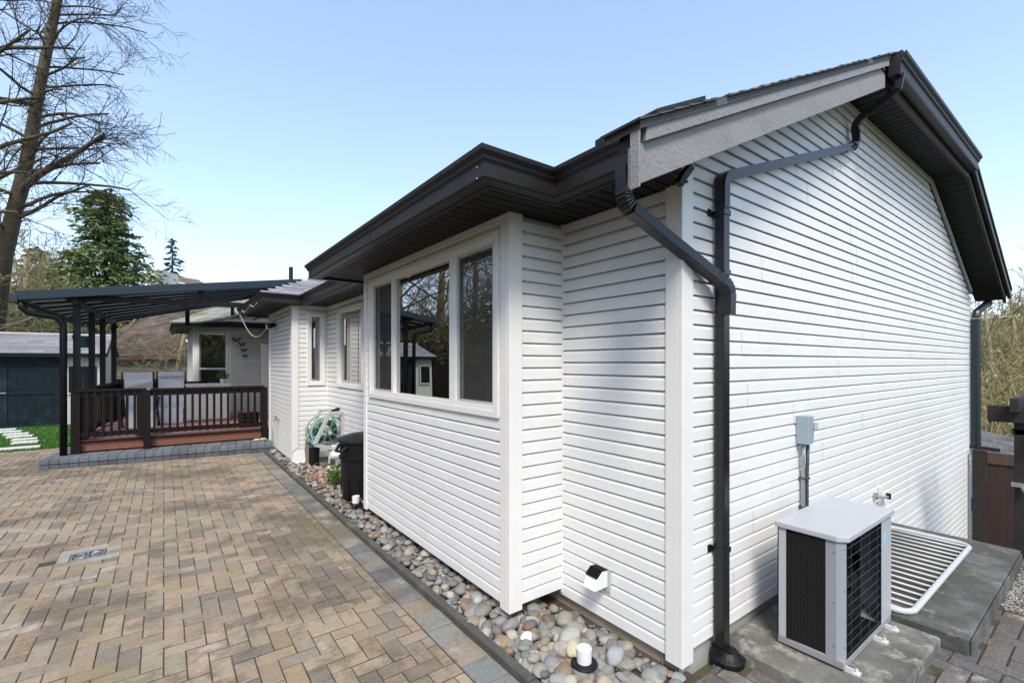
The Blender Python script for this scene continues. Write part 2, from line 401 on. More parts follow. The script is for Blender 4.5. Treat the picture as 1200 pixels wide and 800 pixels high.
# side path
b = MB(); b.box(1.52, 6.0, -1.2, 1.42, -.06, -.007)
path = tag(b.build('side_path', 'joint_sand'), kind='structure')
rects = herring((1.60, 4.62, -.6, 1.40), DARK, None, lambda x, y: (not (x > 3.72 and y > .58)) and patio_vis(x, y) and not (2.6 < x < 3.7 and .72 < y))
place_pavers(path, rects, 'paver', 'paver_mass', 'path_paver')

# drain
b = MB(); b.box(-.735,-.425+.11,5.355,5.455,-.03,-.001); b.box(-.735,-.315,5.655,5.775,-.03,-.001); b.box(-.735,-.66,5.456,5.654,-.03,-.001); b.box(-.415,-.315,5.456,5.654,-.03,-.001); b.build('mortar_patch', 'concrete', patio)
dr = empty('patio_drain', (-.5375, 5.555, 0), 0, 'small square metal drain cover with curved slots set in tan patio pavers', 'drain')
b = MB(); b.box(-.115,.115,-.09,-.075,-.03,.003); b.box(-.115,.115,.075,.09,-.03,.003); b.box(-.115,-.1,-.075,.075,-.03,.003); b.box(.1,.115,-.075,.075,-.03,.003); b.box(-.008,.008,-.075,.075,-.03,.003)
b.build('frame', 'steel', dr, world=False)
b = MB(); b.box(-.1,.1,-.075,.075,-.04,-.02); b.build('pit', 'pot_dark', dr, world=False)
for sx in (-1, 1):
    b = MB()
    for k in range(5):
        r0 = .018+.016*k
        b.tube([(sx*(.012+r0*math.cos(a)), r0*math.sin(a)*.9, -.004) for a in [R(t) for t in range(-70, 71, 20)] if abs(r0*math.sin(a)*.9) < .072], .0035, 4)
    b.build('slot_grille', 'steel', dr, world=False)

# ------------------------------------------------------------------ edging and river rock bed
b = MB()
ye = [1.0+.25*k for k in range(36)]
ed = empty('bed_edging', (1.55, 5.2, 0), 0, 'dark mossy concrete edging strip between patio and river rocks', 'edging')
y = 1.0; k = 0
while y < 9.8:
    b = MB(); L_ = .9
    b.cbox(1.53, 1.585, y, min(y+L_-.006, 9.85), -.06, .035+random.uniform(-.004,.004), .008); b.build('edging_block', 'edging', ed); y += L_
b = MB(); b.box(1.586, 2.32, 1.40, 8.40, -.05, -.006); b.box(1.586, 1.8, 8.40, 10.0, -.05, -.006)
bed = tag(b.build('rock_bed', 'soil'), kind='structure')
RC = [(.23,.22,.20),(.22,.22,.205),(.155,.165,.165),(.28,.255,.21),(.115,.125,.13),(.30,.25,.19),(.19,.17,.14),(.33,.31,.265),(.24,.175,.115),(.135,.115,.10),(.24,.245,.24),(.38,.355,.31),(.17,.18,.17),(.21,.20,.18)]
def stone_mesh(seed, sub):
    bm = bmesh.new(); bmesh.ops.create_icosphere(bm, subdivisions=sub, radius=1)
    for v_ in bm.verts:
        p = v_.co.copy(); n_ = noise.noise(p*.9 + Vector((seed*7.1, 0, 0))); n2 = noise.noise(p*2 + Vector((0, seed*3.3, 5)))
        v_.co = p*(1 + .28*n_ + .10*n2)
    return bm
SM = []; SL = []
for k in range(10):
    bm = stone_mesh(k, 3); me = bpy.data.meshes.new('stone'); bm.to_mesh(me); bm.free(); me.materials.append(M['rock']); me.shade_smooth(); SM.append(me)
    bm = stone_mesh(k, 2); SL.append(([tuple(v_.co) for v_ in bm.verts], [tuple(q.index for q in f.verts) for f in bm.faces])); bm.free()
stones = []
def in_bed(x, y):
    if not 1.60 < x < 2.27: return False
    if y > 8.33: return x < 1.70 and y < 9.9
    if y > 5.1: return x < 2.25
    if y < 2.40: return x < 2.22 and y > 1.28
    return x < 2.1
SP = .062
j = 1.24
while j < 9.9:
    i = 1.595
    while i < 2.27:
        for lay in ((0, 1) if not (i > 2.0 and j < 2.5) else (0,)):
            x = i + random.uniform(-.03,.03); y = j + random.uniform(-.03,.03)
            if in_bed(x, y) and (lay == 0 or random.random() < .55):
                if 5.35 < y < 6.1 and (x-1.97)**2+(y-5.76)**2 < .06: continue
                s = random.choice([.020,.026,.03,.034,.038,.046]) * (1.08 if y < 3.2 else 1)
                if random.random() < .05: s *= 1.3
                sh = (s*random.uniform(1.0,1.35), s*random.uniform(.85,1.1), s*random.uniform(.55,.8))
                z = sh[2]*.45 + lay*.034 + random.uniform(-.004,.008)
                # one dry-leaf patch keeps stones low
                stones.append((x, y, z, sh, random.uniform(0, 6.28), random.choice(RC)))
        i += SP
    j += SP
# a few named big ones near the corner
stones += [(1.93,2.02,.055,(.085,.065,.05),.4,(.34,.33,.30)), (1.86,1.90,.07,(.07,.045,.03),1.0,(.48,.42,.30)), (2.03,1.75,.05,(.06,.05,.045),.2,(.35,.36,.37)), (2.08,2.2,.04,(.075,.055,.045),.7,(.24,.225,.20)), (1.74,2.17,.06,(.04,.035,.03),.2,(.65,.64,.62))]
def ssize(q):
    p = proj(q[0], q[1], q[2])
    if not p or not (300 < p[0] < 840) or p[1] > 805: return 0
    if q[0] > 1.72 and 2.6 < q[1] < 5: return q[3][0]/p[2]*.3
    return q[3][0]/p[2]
stones.sort(key=ssize, reverse=True)
for q in stones[:300]:
    piece('river_stone', random.choice(SM), bed, (q[0], q[1], q[2]), (random.uniform(-.3,.3), random.uniform(-.3,.3), q[4]), q[3], jit(q[5], .18))
b = MB()
for q in stones[300:]:
    vs, fs = random.choice(SL); rm = Matrix.Rotation(q[4], 3, 'Z'); sx, sy, sz = q[3]
    b.add([tuple(rm @ Vector((a*sx, c*sy, d*sz)) + Vector(q[:3])) for a, c, d in vs], fs, jit(q[5], .18))
o = b.build('river_stone', 'rock_mass', bed, smooth=True); o['kind'] = 'stuff'
b = MB(); bm = stone_mesh(3, 1); g1 = ([tuple(v_.co) for v_ in bm.verts], [tuple(q.index for q in f.verts) for f in bm.faces]); bm.free()
for k in range(1800):
    x = random.uniform(1.59, 2.26); y = 1.25+7*random.random()**1.6
    if in_bed(x, y) or (x < 1.61): s_ = random.uniform(.006,.014); b.add([(x+a*s_, y+c*s_, random.uniform(0,.012)+d*s_*.7) for a, c, d in g1[0]], g1[1], jit(random.choice(RC), .2))
o = b.build('grit', 'rock_mass', bed); o['kind'] = 'stuff'
b = MB()
for k in range(330):
    x = random.uniform(1.63, 2.15); y = random.gauss(7.0, .55) if random.random() < .75 else random.uniform(1.3, 6)
    if y < 5.2 and random.random() < .7: continue
    z = .05 + random.random()*.03; a = random.random()*6.28; s = random.uniform(.018,.038)
    pts = []
    for t in range(5):
        rr = s*(1, .75, .5, .55, .8)[t]; pts.append((x+rr*math.cos(a+t*1.256), y+rr*math.sin(a+t*1.256), z+random.uniform(-.008,.016)))
    b.add(pts, [(0,1,2,3,4)])
tag(b.build('fallen_leaves', 'dry_leaf'), 'scatter of dry orange leaves on the river rocks', 'leaves', kind='stuff')

# ------------------------------------------------------------------ HOUSE
house = empty('house', (2.25, 1.47, 0), 0, 'white vinyl sided bungalow with charcoal soffits and gutters, filling the right side', 'house')
PITCH = .0813
PROF = [(-.0085, .006), (-.0084, .0185), (.048, .0165), (.062, .010), (.0675, -.002), (.079, -.006)]
def wall(p0, p1, z0, zt, openings=(), seams=True, backing='wall_core', pitch=PITCH, courses=True, m='vinyl', parent=None, z0b=None):
    """p0 -> p1 with the outside on the right; zt = height or function of distance along the wall; openings (u0,u1,za,zb)"""
    parent = parent or house
    p0 = Vector((*p0, 0)); p1 = Vector((*p1, 0)); L_ = (p1-p0).length; d = (p1-p0)/L_; n = Vector((d.y, -d.x, 0))
    f = zt if callable(zt) else (lambda u: zt)
    def W(u, o, z): q = p0 + d*u + n*o; return (q.x, q.y, z)
    core = MB()
    def cb(u0, u1, za, zb):
        if u1-u0 < .005 or zb-za < .005: return
        vs = [W(u0,-.012,za),W(u1,-.012,za),W(u1,-.12,za),W(u0,-.12,za),W(u0,-.012,zb),W(u1,-.012,zb),W(u1,-.12,zb),W(u0,-.12,zb)]
        core.add(vs, [(0,1,2,3),(7,6,5,4),(4,5,1,0),(5,6,2,1),(6,7,3,2),(7,4,0,3)])
    zb_ = z0 if z0b is None else z0b
    if callable(zt):
        us = [0.0] + [L_*k/60 for k in range(1, 60)] + [L_]
        for a, c in zip(us[:-1], us[1:]):
            vs = [W(a,-.012,zb_),W(c,-.012,zb_),W(c,-.12,zb_),W(a,-.12,zb_),W(a,-.012,f(a)),W(c,-.012,f(c)),W(c,-.12,f(c)),W(a,-.12,f(a))]
            core.add(vs, [(0,1,2,3),(7,6,5,4),(4,5,1,0),(6,7,3,2)])
    else:
        cuts = sorted(openings); u = 0
        for (a, c, za, zb) in cuts:
            cb(u, a, z0, zt); cb(a, c, z0, za); cb(a, c, zb, zt); u = c
        cb(u, L_, z0, zt)
    wo = core.build('wall', backing, parent)
    if not courses: return wo, W, L_
    zmax = max(f(L_*k/100) for k in range(101))
    k = 0; z = z0; rnd = random.Random(int(p0.x*100)+int(p0.y*10))
    while z < zmax - .01:
        zt_ = min(z + pitch, zmax)
        # usable interval per height
        def span(zz):
            us = [L_*q/200 for q in range(201)]; ok = [u for u in us if f(u) >= zz - 1e-6]
            if not ok: return None
            a, c = min(ok), max(ok)
            # refine
            if a > 0: a -= (f(a)-zz)/max(.01, (f(a)-f(max(0, a-.05)))/.05) if f(a) > f(max(0,a-.05)) else 0
            if c < L_: c += (f(c)-zz)/max(.01, (f(c)-f(min(L_, c+.05)))/.05) if f(c) > f(min(L_,c+.05)) else 0
            return a, c
        segs = [(0, L_)] if not callable(zt) else [None]
        if not callable(zt):
            for (a, c, za, zb) in openings:
                if za-.02 < z+pitch*.5 < zb+.02:
                    new = []
                    for s0, s1 in segs:
                        if a > s0: new.append((s0, min(a, s1)))
                        if c < s1: new.append((max(c, s0), s1))
                    segs = new
        for sg in segs:
            zs = [(min(z+q[0]*pitch/PITCH, zt_), q[1]) for q in PROF]
            rows = []
            for zz, oo in zs:
                if sg is None:
                    sp = span(zz)
                    if sp is None: sp = rows[-1][2:] if rows else None
                    if sp is None: break
                    rows.append((zz, oo, sp[0], sp[1]))
                else: rows.append((zz, oo, sg[0], sg[1]))
            if len(rows) < 3: continue
            a, c = rows[0][2], rows[0][3]
            brk = []
            if seams and c-a > 2.2:
                pair = int(k//2); off = rnd.Random if False else 0
                rr = random.Random(pair*17+int(L_*100)); u = a + rr.uniform(.5, 3.0)
                while u < c-.4: brk.append(u); u += 3.66
            edges = [None] + brk + [None]
            for e0, e1 in zip(edges[:-1], edges[1:]):
                mb = MB(); nrow = len(rows); vs = []
                for (zz, oo, ra, rc) in rows:
                    ua = ra if e0 is None else max(e0, ra); uc = rc if e1 is None else min(e1, rc)
                    lift = 0 if e0 is None else .0012
                    vs.append(W(ua, oo+lift, zz)); vs.append(W(max(ua+.001, uc + (0 if e1 is None else -.001)), oo, zz))
                mb.add(vs, [(2*q, 2*q+1, 2*q+3, 2*q+2) for q in range(nrow-1)])
                # end caps so the lips read at cut ends
                mb.build('siding_board', m, wo)
        z += pitch; k += 1
    return wo, W, L_
SOF = 2.665      # soffit height
ZB = .09
YG = 1.47
XR = 9.78
SL_ = .48
def gable_top(u):
    x = 2.25 + u
    return min(3.93, 2.60 + SL_*(x-1.46), 2.66 + SL_*(XR+.0-x))
wg, Wg, Lg = wall((2.25, YG), (XR, YG), .137, gable_top, z0b=-1.3)
# lower siding on the dropped ground, beyond the window well
wall((5.82, YG), (XR, YG), -1.16, .137, seams=False)
# main recess wall between corner and bay
wall((2.25, 2.405), (2.25, YG), ZB, SOF)
# bay
wall((1.79, 2.405), (2.25, 2.405), .135, SOF)
BO = (5.05-4.87, 5.05-2.54, 1.37, 2.55)
wbay, Wbay, _ = wall((1.79, 5.05), (1.79, 2.405), .135, SOF, [BO], seams=True)
wall((2.28, 5.05), (1.79, 5.05), .135, SOF)
b = MB(); b.box(1.70+.1, 2.3, 2.41, 5.04, .12, .134); b.build('bay_floor', 'wall_core', house)
# wall beyond the bay
w2, W2, _ = wall((2.28, 8.35), (2.28, 5.05), ZB, SOF, [(8.35-7.68, 8.35-6.60, 1.37, 2.53)])
w3, W3, _ = wall((1.72, 8.35), (2.28, 8.35), ZB, SOF, [(.24, .47, 1.37, 2.52)])
w4, W4, _ = wall((1.72, 10.4), (1.72, 8.35), ZB, SOF)
wall((3.6, 10.4), (1.72, 10.4), ZB, SOF, courses=False, backing='vinyl')
wall((3.0, 14.6), (3.0, 10.4), .35, SOF, courses=False, backing='vinyl')
w5, W5, _ = wall((1.48, 14.6), (3.0, 14.6), .35, SOF)
c45 = math.sqrt(.5); FW = 1.174
w6, W6, _ = wall((1.48-FW*c45, 14.6+FW*c45), (1.48, 14.6), .35, SOF, [(FW-1.02, FW-.14, .98, 2.54)])
w7, W7, _ = wall((.65, 19), (.65, 15.43), .35, SOF)
# hidden far sides (plain)
wall((XR, YG), (XR, 19), -1.2, 2.66, courses=False, backing='vinyl')
wall((XR, 19), (.65, 19), -.1, 2.66, courses=False, backing='vinyl')
b = MB(); b.box(2.45, 9.6, 1.7, 18.9, 2.70, 2.72); b.box(1.81, 2.45, 2.43, 5.0, 2.70, 2.72); b.build('ceiling', 'interior', house)
# room floor and inside partition
b = MB(); b.box(2.4, 9.6, 1.7, 18.8, .3, .36); b.box(1.93, 2.4, 2.53, 4.93, .3, .36); b.build('floor', 'interior', house)
b = MB(); b.box(5.2, 5.3, 1.7, 18.8, .36, 2.6); b.box(2.4, 5.2, 5.9, 6.0, .36, 2.6); b.build('partition', 'interior', house)
# corner boards
def corner(x, y, dx, dy, z0, z1, wd=.078, name='corner_board'):
    """outside corner at x,y; dx,dy = signs pointing outward"""
    b = MB(); o = .028; t = .004
    xs_ = sorted((x + dx*o, x - dx*wd)); b.box(xs_[0], xs_[1], *sorted((y+dy*o, y+dy*.002)), z0, z1)
    ys_ = sorted((y + dy*.002, y - dy*wd)); b.box(*sorted((x+dx*o, x+dx*.002)), ys_[0], ys_[1], z0, z1)
    return b.build(name, 'trim_white', house, bevel=.003)
corner(2.25, YG, -1, -1, .055, 2.90)
corner(1.79, 2.405, -1, -1, .095, SOF)
corner(1.79, 5.05, -1, 1, .10, SOF, .05)
corner(1.72, 8.35, -1, -1, .05, SOF)
corner(1.72, 10.4, -1, 1, .05, SOF, .04)
b = MB(); b.box(2.226, 2.249, 2.383, 2.404, .10, SOF); b.build('inside_corner_trim', 'trim_white', house)
b = MB(); b.box(2.257, 2.279, 8.328, 8.349, .10, SOF); b.build('inside_corner_trim', 'trim_white', house)
def fstrip(Wf, u0, u1, o0, o1, z0, z1, b=None):
    b = b or MB()
    vs = [Wf(u0,o0,z0),Wf(u1,o0,z0),Wf(u1,o1,z0),Wf(u0,o1,z0),Wf(u0,o0,z1),Wf(u1,o0,z1),Wf(u1,o1,z1),Wf(u0,o1,z1)]
    b.add(vs, [(0,1,2,3),(7,6,5,4),(4,5,1,0),(5,6,2,1),(6,7,3,2),(7,4,0,3)]); return b
fstrip(W6, FW-.06, FW+.0, .002, .024, .35, SOF).build('corner_board', 'trim_white', house)
fstrip(W5, .0, .05, .002, .024, .35, SOF).build('corner_board', 'trim_white', house)
fstrip(W6, .0, .07, .002, .024, .35, SOF).build('corner_board', 'trim_white', house)
# starter strip / J trim along siding bottoms and frieze under soffits
b = MB(); fstrip(Wg, 0, 7.5, .001, .019, .123, .136, b); b.build('starter_strip', 'trim_white', house)
for Wf, L_ in ((Wbay, 2.645), (W2, 3.3), (W4, 2.05)):
    b = MB(); fstrip(Wf, .01, L_-.01, .001, .026, SOF-.045, SOF-.002, b); b.build('frieze_strip', 'trim_white', house)
for Wf, L_ in ((W3, .56), (W5, 1.5), (W6, FW)):
    b = MB(); fstrip(Wf, .06, L_-.03, .001, .022, SOF-.03, SOF-.002, b); b.build('frieze_strip', 'trim_white', house)
# small caulked joint at the inside slope top of gable
# foundation
b = MB(); b.box(2.27, 2.4, 1.50, 8.3, -.1, ZB+.02); b.build('foundation', 'foundation', house)
b = MB(); b.box(2.272, 5.75, 1.49, 1.6, -.1, .16); b.build('foundation', 'concrete', house)
b = MB(); b.box(1.745, 2.4, 8.37, 10.38, -.1, ZB+.02); b.build('foundation', 'foundation', house)
# ---- windows
def window(Wf, u0, u1, z0, z1, lights, blinds=True, trim=.045, divh=None, screens=(), glass='glass', name='window', plain=None):
    """outer trim rectangle u0..u1, z0..z1; lights = list of (ua,ub) glass bays"""
    b = MB(); o0, o1 = .004, .034
    fstrip(Wf, u0, u1, o0, o1, z1-trim, z1, b); fstrip(Wf, u0, u1, o0, o1, z0, z0+trim, b)
    fstrip(Wf, u0, u0+trim, o0, o1, z0+trim, z1-trim, b); fstrip(Wf, u1-trim, u1, o0, o1, z0+trim, z1-trim, b)
    wn_ = b.build(name, 'trim_white', house, bevel=.003)
    b = MB(); i = trim; t2 = .032; q0, q1 = -.05, .022
    fstrip(Wf, u0+i, u1-i, q0, q1, z1-i-t2, z1-i-.001, b); fstrip(Wf, u0+i, u1-i, q0, q1, z0+i+.001, z0+i+t2, b)
    fstrip(Wf, u0+i+.001, u0+i+t2, q0, q1, z0+i+t2, z1-i-t2, b); fstrip(Wf, u1-i-t2, u1-i-.001, q0, q1, z0+i+t2, z1-i-t2, b)
    b.build('frame', 'trim_white', wn_, bevel=.002)
    za, zb = z0+i+t2, z1-i-t2
    for k, (a, c) in enumerate(lights):
        if k: 
            pa = lights[k-1][1]; b = fstrip(Wf, pa, a, -.05, .016, za+.001, zb-.001); b.build('mullion', 'trim_white', wn_, bevel=.002)
        if divh:
            b = fstrip(Wf, a, c, -.05, .014, divh-.022, divh+.022); b.build('meeting_rail', 'trim_white', wn_)
        m_ = 'screen' if k in screens else glass
        zz = [(za, zb)] if not divh else [(za, divh-.022), (divh+.022, zb)]
        for (y0, y1) in zz:
            b = MB(); b.quad(Wf(a,-.02,y0), Wf(c,-.02,y0), Wf(c,-.02,y1), Wf(a,-.02,y1)); b.build('pane', glass, wn_)
        if k in screens:
            s_ = .018; b = MB()
            fstrip(Wf, a, c, -.016, .004, zb-s_, zb-.001, b); fstrip(Wf, a, c, -.016, .004, za+.001, za+s_, b); fstrip(Wf, a+.001, a+s_, -.016, .004, za+s_, zb-s_, b); fstrip(Wf, c-s_, c-.001, -.016, .004, za+s_, zb-s_, b)
            b.build('screen_frame', 'grey_plastic', wn_)
            b = MB(); b.quad(Wf(a+s_,-.008,za+s_), Wf(c-s_,-.008,za+s_), Wf(c-s_,-.008,zb-s_), Wf(a+s_,-.008,zb-s_)); b.build('insect_screen', 'screen', wn_)
    return wn_
uB = lambda y: 5.05-y
wbig = window(Wbay, uB(4.91), uB(2.50), 1.333, 2.585, [(uB(4.83), uB(4.33)), (uB(4.28), uB(3.18)), (uB(3.08), uB(2.58))], screens=(0, 2))
wbig['label'] = 'three-part picture window in the projecting bay, with screened side lights'
# roller blind just under the head of the middle light, curtains by the sides
b = fstrip(Wbay, uB(4.28), uB(3.18), -.12, -.11, 2.40, 2.53); b.build('blind', 'blind', wbig)
for (a, c) in ((4.86, 4.40), (2.98, 2.62)):
    b = MB(); n_ = 14
    for k in range(n_):
        y0 = uB(a)+(uB(c)-uB(a))*k/n_; y1 = uB(a)+(uB(c)-uB(a))*(k+1)/n_; o_ = -.17-.025*(k % 2); o2 = -.17-.025*((k+1) % 2)
        b.quad(Wbay(y0,o_,1.2), Wbay(y1,o2,1.2), Wbay(y1,o2,2.6), Wbay(y0,o_,2.6))
    b.build('curtain', 'blind', wbig)
u2 = lambda y: 8.35-y
window(W2, u2(7.74), u2(6.54), 1.31, 2.575, [(u2(7.66), u2(6.62))])['label'] = 'window in the wall behind the black trash can'
window(W3, .205, .505, 1.315, 2.555, [(.285, .425)])['label'] = 'tall narrow window beside the inside corner'
wno = window(W6, FW-1.06, FW-.10, .94, 2.575, [(FW-.98, FW-.18)], divh=1.54, glass='glass_far')
wno['label'] = 'tall window in the angled nook wall behind the deck'
b = MB()
for k in range(8):
    a = FW-.42+.03*k; b.quad(W6(a,-.2-.03*(k%2),1.0), W6(a+.03,-.2-.03*((k+1)%2),1.0), W6(a+.03,-.2-.03*((k+1)%2),2.5), W6(a,-.2-.03*(k%2),2.5))
b.build('curtain', 'curtain', wno)

# ---- soffits (individual panels)
def soffit(strips, name='soffit', z=SOF):
    b = MB(); 
    for s_ in strips: b.box(s_[0]+.01, s_[1]-.01, s_[2]+.01, s_[3]-.01, z+.012, z+.02)
    so = b.build(name, 'soffit_metal', house)
    return so
def panels_x(x0, x1, y0, y1, so, z=SOF, pw=.098):
    n_ = max(1, round((y1-y0)/pw)); st = (y1-y0)/n_
    for k in range(n_):
        b = MB(); a = y0+k*st+.004; c = y0+(k+1)*st-.004
        b.add([(x0,a,z+.01),(x0,a+.003,z),(x0,c-.003,z),(x0,c,z+.01),(x1,a,z+.01),(x1,a+.003,z),(x1,c-.003,z),(x1,c,z+.01)],
              [(0,4,5,1),(1,5,6,2),(2,6,7,3),(0,1,2,3),(4,7,6,5)])
        b.build('soffit_panel', 'soffit_metal', so)
FX = 1.87; FB = 1.385; FY1 = 2.06; FY2 = 5.50; PX = 1.30; PY = 8.20; PE = 10.85
so = soffit([(FX, 2.25, 1.42, FY1), (FB, 2.25, FY1, 2.42), (FB, 1.80, 2.40, FY2), (FX, 2.28, FY2-.02, PY), (PX, 2.28, PY, 8.36), (PX, 1.73, 8.34, PE), (1.8,2.28,5.04,FY2)])
panels_x(FX, 2.25, 1.42, FY1, so); panels_x(FB, 2.25, FY1, 2.404, so); panels_x(FB, 1.79, 2.404, 5.05, so)
panels_x(FB, 2.28, 5.05, FY2, so); panels_x(FX, 2.28, FY2, PY, so); panels_x(PX, 2.28, PY, 8.35, so); panels_x(PX, 1.72, 8.35, 10.4, so); panels_x(PX, 3.0, 10.4, PE, so)
b = MB(); b.box(2.25, 3.0, 10.85, 14.6, SOF, SOF+.015); b.poly_prism([(.2,15.24,SOF+.01),(1.3,14.15,SOF+.01),(3.0,14.15,SOF+.01),(3.0,14.6,SOF+.01),(1.48,14.6,SOF+.01),(.65,15.43,SOF+.01),(.65,19,SOF+.01),(.2,19,SOF+.01)], .01)
b.build('soffit', 'soffit_metal', house)
# gable soffits: flat one under the high gutter, sloping ones under the rakes
YF = 1.14
def rake_panels(x0, x1, zf, name='soffit', YF=YF):
    b = MB(); n_ = round((x1-x0)/.1); st = (x1-x0)/n_
    b.add([(x0,YF,zf(x0)+.02),(x1,YF,zf(x1)+.02),(x1,YG,zf(x1)+.02),(x0,YG,zf(x0)+.02)], [(0,1,2,3)])
    so_ = b.build(name, 'soffit_metal', house)
    for k in range(n_):
        a = x0+k*st+.004; c = x0+(k+1)*st-.004; b = MB()
        q = [(a, zf(a)+.012), (a+.004, zf(a+.004)), (c-.004, zf(c-.004)), (c, zf(c)+.012)]
        b.add([(x_, YF+.02, z_) for x_, z_ in q] + [(x_, YG, z_) for x_, z_ in q], [(0,1,5,4),(1,2,6,5),(2,3,7,6)])
        b.build('soffit_panel', 'soffit_metal', so_)
XA, XB = 4.66, 7.48
rake_panels(4.23, 7.46, lambda x: 3.93)
rake_panels(2.27, 4.23, lambda x: 2.605 + SL_*(x-1.46), YF=1.175)
rake_panels(7.46, 10.22, lambda x: 3.93 - .462*(x-7.46))
# cream frieze strip following the gable top
b = MB()
for (xa, za), (xb, zb_) in (((2.27, 2.98), (4.22, 3.92)), ((4.22, 3.92), (7.47, 3.92)), ((7.47, 3.92), (9.78, 2.80))):
    b.bar((xa, YG-.016, za-.02), (xb, YG-.016, zb_-.02), .028, .045, (0,0,1))
b.build('frieze_strip', 'trim_white', house)

# ---- gutters
GP = [(0,0),(.072,0),(.078,.012),(.078,.085),(.092,.098),(.094,.112),(.112,.132),(.115,.155),(.108,.158),(.106,.148),(.0,.148)]
def sweep(prof, path, z, name, m, parent, close=True, flip=1):
    pts = [Vector((p[0], p[1])) for p in path]
    def nrm(a, c): d = (c-a).normalized(); return Vector((-d.y, d.x))*flip
    n_ = len(pts); mit = []
    for i in range(n_):
        if i == 0: m_ = nrm(pts[0], pts[1])
        elif i == n_-1: m_ = nrm(pts[-2], pts[-1])
        else:
            a = nrm(pts[i-1], pts[i]); c = nrm(pts[i], pts[i+1]); m_ = (a+c)/(1+a.dot(c))
        mit.append(m_)
    k = len(prof)
    for i in range(n_-1):
        b = MB(); vs = []
        for q in (i, i+1):
            for o_, zz in prof: p = pts[q] + mit[q]*o_; vs.append((p.x, p.y, z+zz))
        b.add(vs, [(j, (j+1)%k, (j+1)%k+k, j+k) for j in range(k)] + [tuple(range(k-1,-1,-1)), tuple(range(k,2*k))])
        b.build(name, m, parent, bevel=0, recalc=True)
gpath = [(FX, 1.34), (FX, FY1), (FB, FY1), (FB, FY2), (FX, FY2), (FX, PY), (PX, PY), (PX, PE), (2.9, PE)]
GZ = 2.645
sweep(GP, gpath, GZ, 'gutter', 'gutter_metal', house)
sweep([(-.03,-.004),(0,-.004),(.0,.14),(-.03,.14)], gpath, GZ, 'fascia', 'charcoal_metal', house)
# silver top lips and screws at mitres
for (x_, y_) in ((FB-.117, FY1-.02), (FX-.09, FY1-.10)):
    for zz in (.012, .07, .152):
        b = MB(); b.lathe([(.004,-.003),(.004,.003)], (x_+.034*(zz<.1), y_+.0, GZ+zz), 8); b.build('screw', 'screw', house)
for (xa, ya, yb) in ((FB-.117, 3.62, 3.66), (FB-.117, 5.44, 5.47)):
    b = MB(); b.box(xa+.0355, xa+.038, ya, yb, GZ, GZ+.088); b.build('gutter_joint', 'gutter_metal', house)
# nook gutter
npath = [(3.0, 14.17), (1.33, 14.17), (.22, 15.28), (.22, 19)]
sweep(GP, npath, GZ, 'gutter', 'gutter_metal', house, flip=-1)
sweep([(-.03,-.02),(0,-.02),(0,.14),(-.03,.14)], npath, GZ, 'fascia', 'charcoal_metal', house, flip=-1)
# high gutter on the gable and its lower fascia
gx0, gx1 = 4.53, 7.56
sweep(GP, [(gx0, YF+.0), (gx1, YF+.0)], 3.90+.03, 'gutter', 'gutter_metal', house, flip=-1)
b = MB(); b.box(gx0+.05, gx1-.02, YF+.003, YF+.03, 3.865, 4.06); b.build('fascia', 'charcoal_metal', house)
b = MB()
b.box(gx0+.0, gx1-.0, YF+.035, YF+.2, 4.0, 4.07); b.build('fascia', 'charcoal_metal', house)
# right rake: dark metal barge
def rake_board(x0, x1, zf, dz0, dz1, y0, y1, name, m):
    b = MB(); b.add([(x0,y0,zf(x0)+dz0),(x1,y0,zf(x1)+dz0),(x1,y1,zf(x1)+dz0),(x0,y1,zf(x0)+dz0),(x0,y0,zf(x0)+dz1),(x1,y0,zf(x1)+dz1),(x1,y1,zf(x1)+dz1),(x0,y1,zf(x0)+dz1)],
        [(0,3,2,1),(4,5,6,7),(0,1,5,4),(1,2,6,5),(2,3,7,6),(3,0,4,7)])
    return b.build(name, m, house, bevel=.003)
zr = lambda x: 3.93 - .462*(x-7.46)
rake_board(7.50, 10.28, zr, -.02, .17, YF-.0, YF+.03, 'barge_board', 'charcoal_metal')
rake_board(7.53, 10.34, zr, .08, .205, YF-.045, YF-.004, 'barge_trim', 'gutter_metal')
# left rake: weathered double barge board
zl = lambda x: 2.63 + SL_*(x-1.46)
BY = 1.15
ob = rake_board(1.462, 4.50, zl, -.245, -.088, BY, BY+.04, 'barge_board', 'barge_wood'); ob['label'] = 'weathered grey wooden lower barge board'
ob = rake_board(1.50, 4.52, zl, -.0875, -.012, BY-.022, BY+.04, 'barge_board', 'barge_wood'); ob['label'] = 'weathered grey wooden upper barge board'
ob = rake_board(1.452, 1.461, zl, -.255, -.014, BY-.024, BY+.022, 'barge_end', 'barge_wood')
b = MB(); b.box(1.78, 1.93, BY+.045, 1.34, 2.70, 2.78); b.build('return_block', 'charcoal_metal', house)
rake_board(1.47, 1.86, zl, -.10, -.03, BY+.045, 1.24, 'tail_board', 'charcoal_metal')
# ---- roof
RZ = 2.79; EX = 1.80
zroof = lambda x: RZ + SL_*(x-EX)
rid = 6.05; zr_ = zroof(rid)
b = MB(); T = .06
b.poly_prism([(1.45,1.12,zroof(1.45)),(4.53,1.12,zroof(4.53)),(rid,2.72,zr_),(rid,13.5,zr_),(EX,13.5,RZ),(EX,1.30,RZ),(1.45,1.30,zroof(1.45))], T*.5)
b.poly_prism([(4.53,1.05,zroof(4.53)),(7.57,1.05,zroof(4.53)),(rid,2.72,zr_)], T*.5)
b.poly_prism([(7.57,1.08,zroof(4.53)),(10.33,1.08,zroof(4.53)-.462*2.76),(10.33,13.5,zroof(4.53)-.462*2.76),(rid,13.5,zr_),(rid,2.72,zr_)], T*.5)
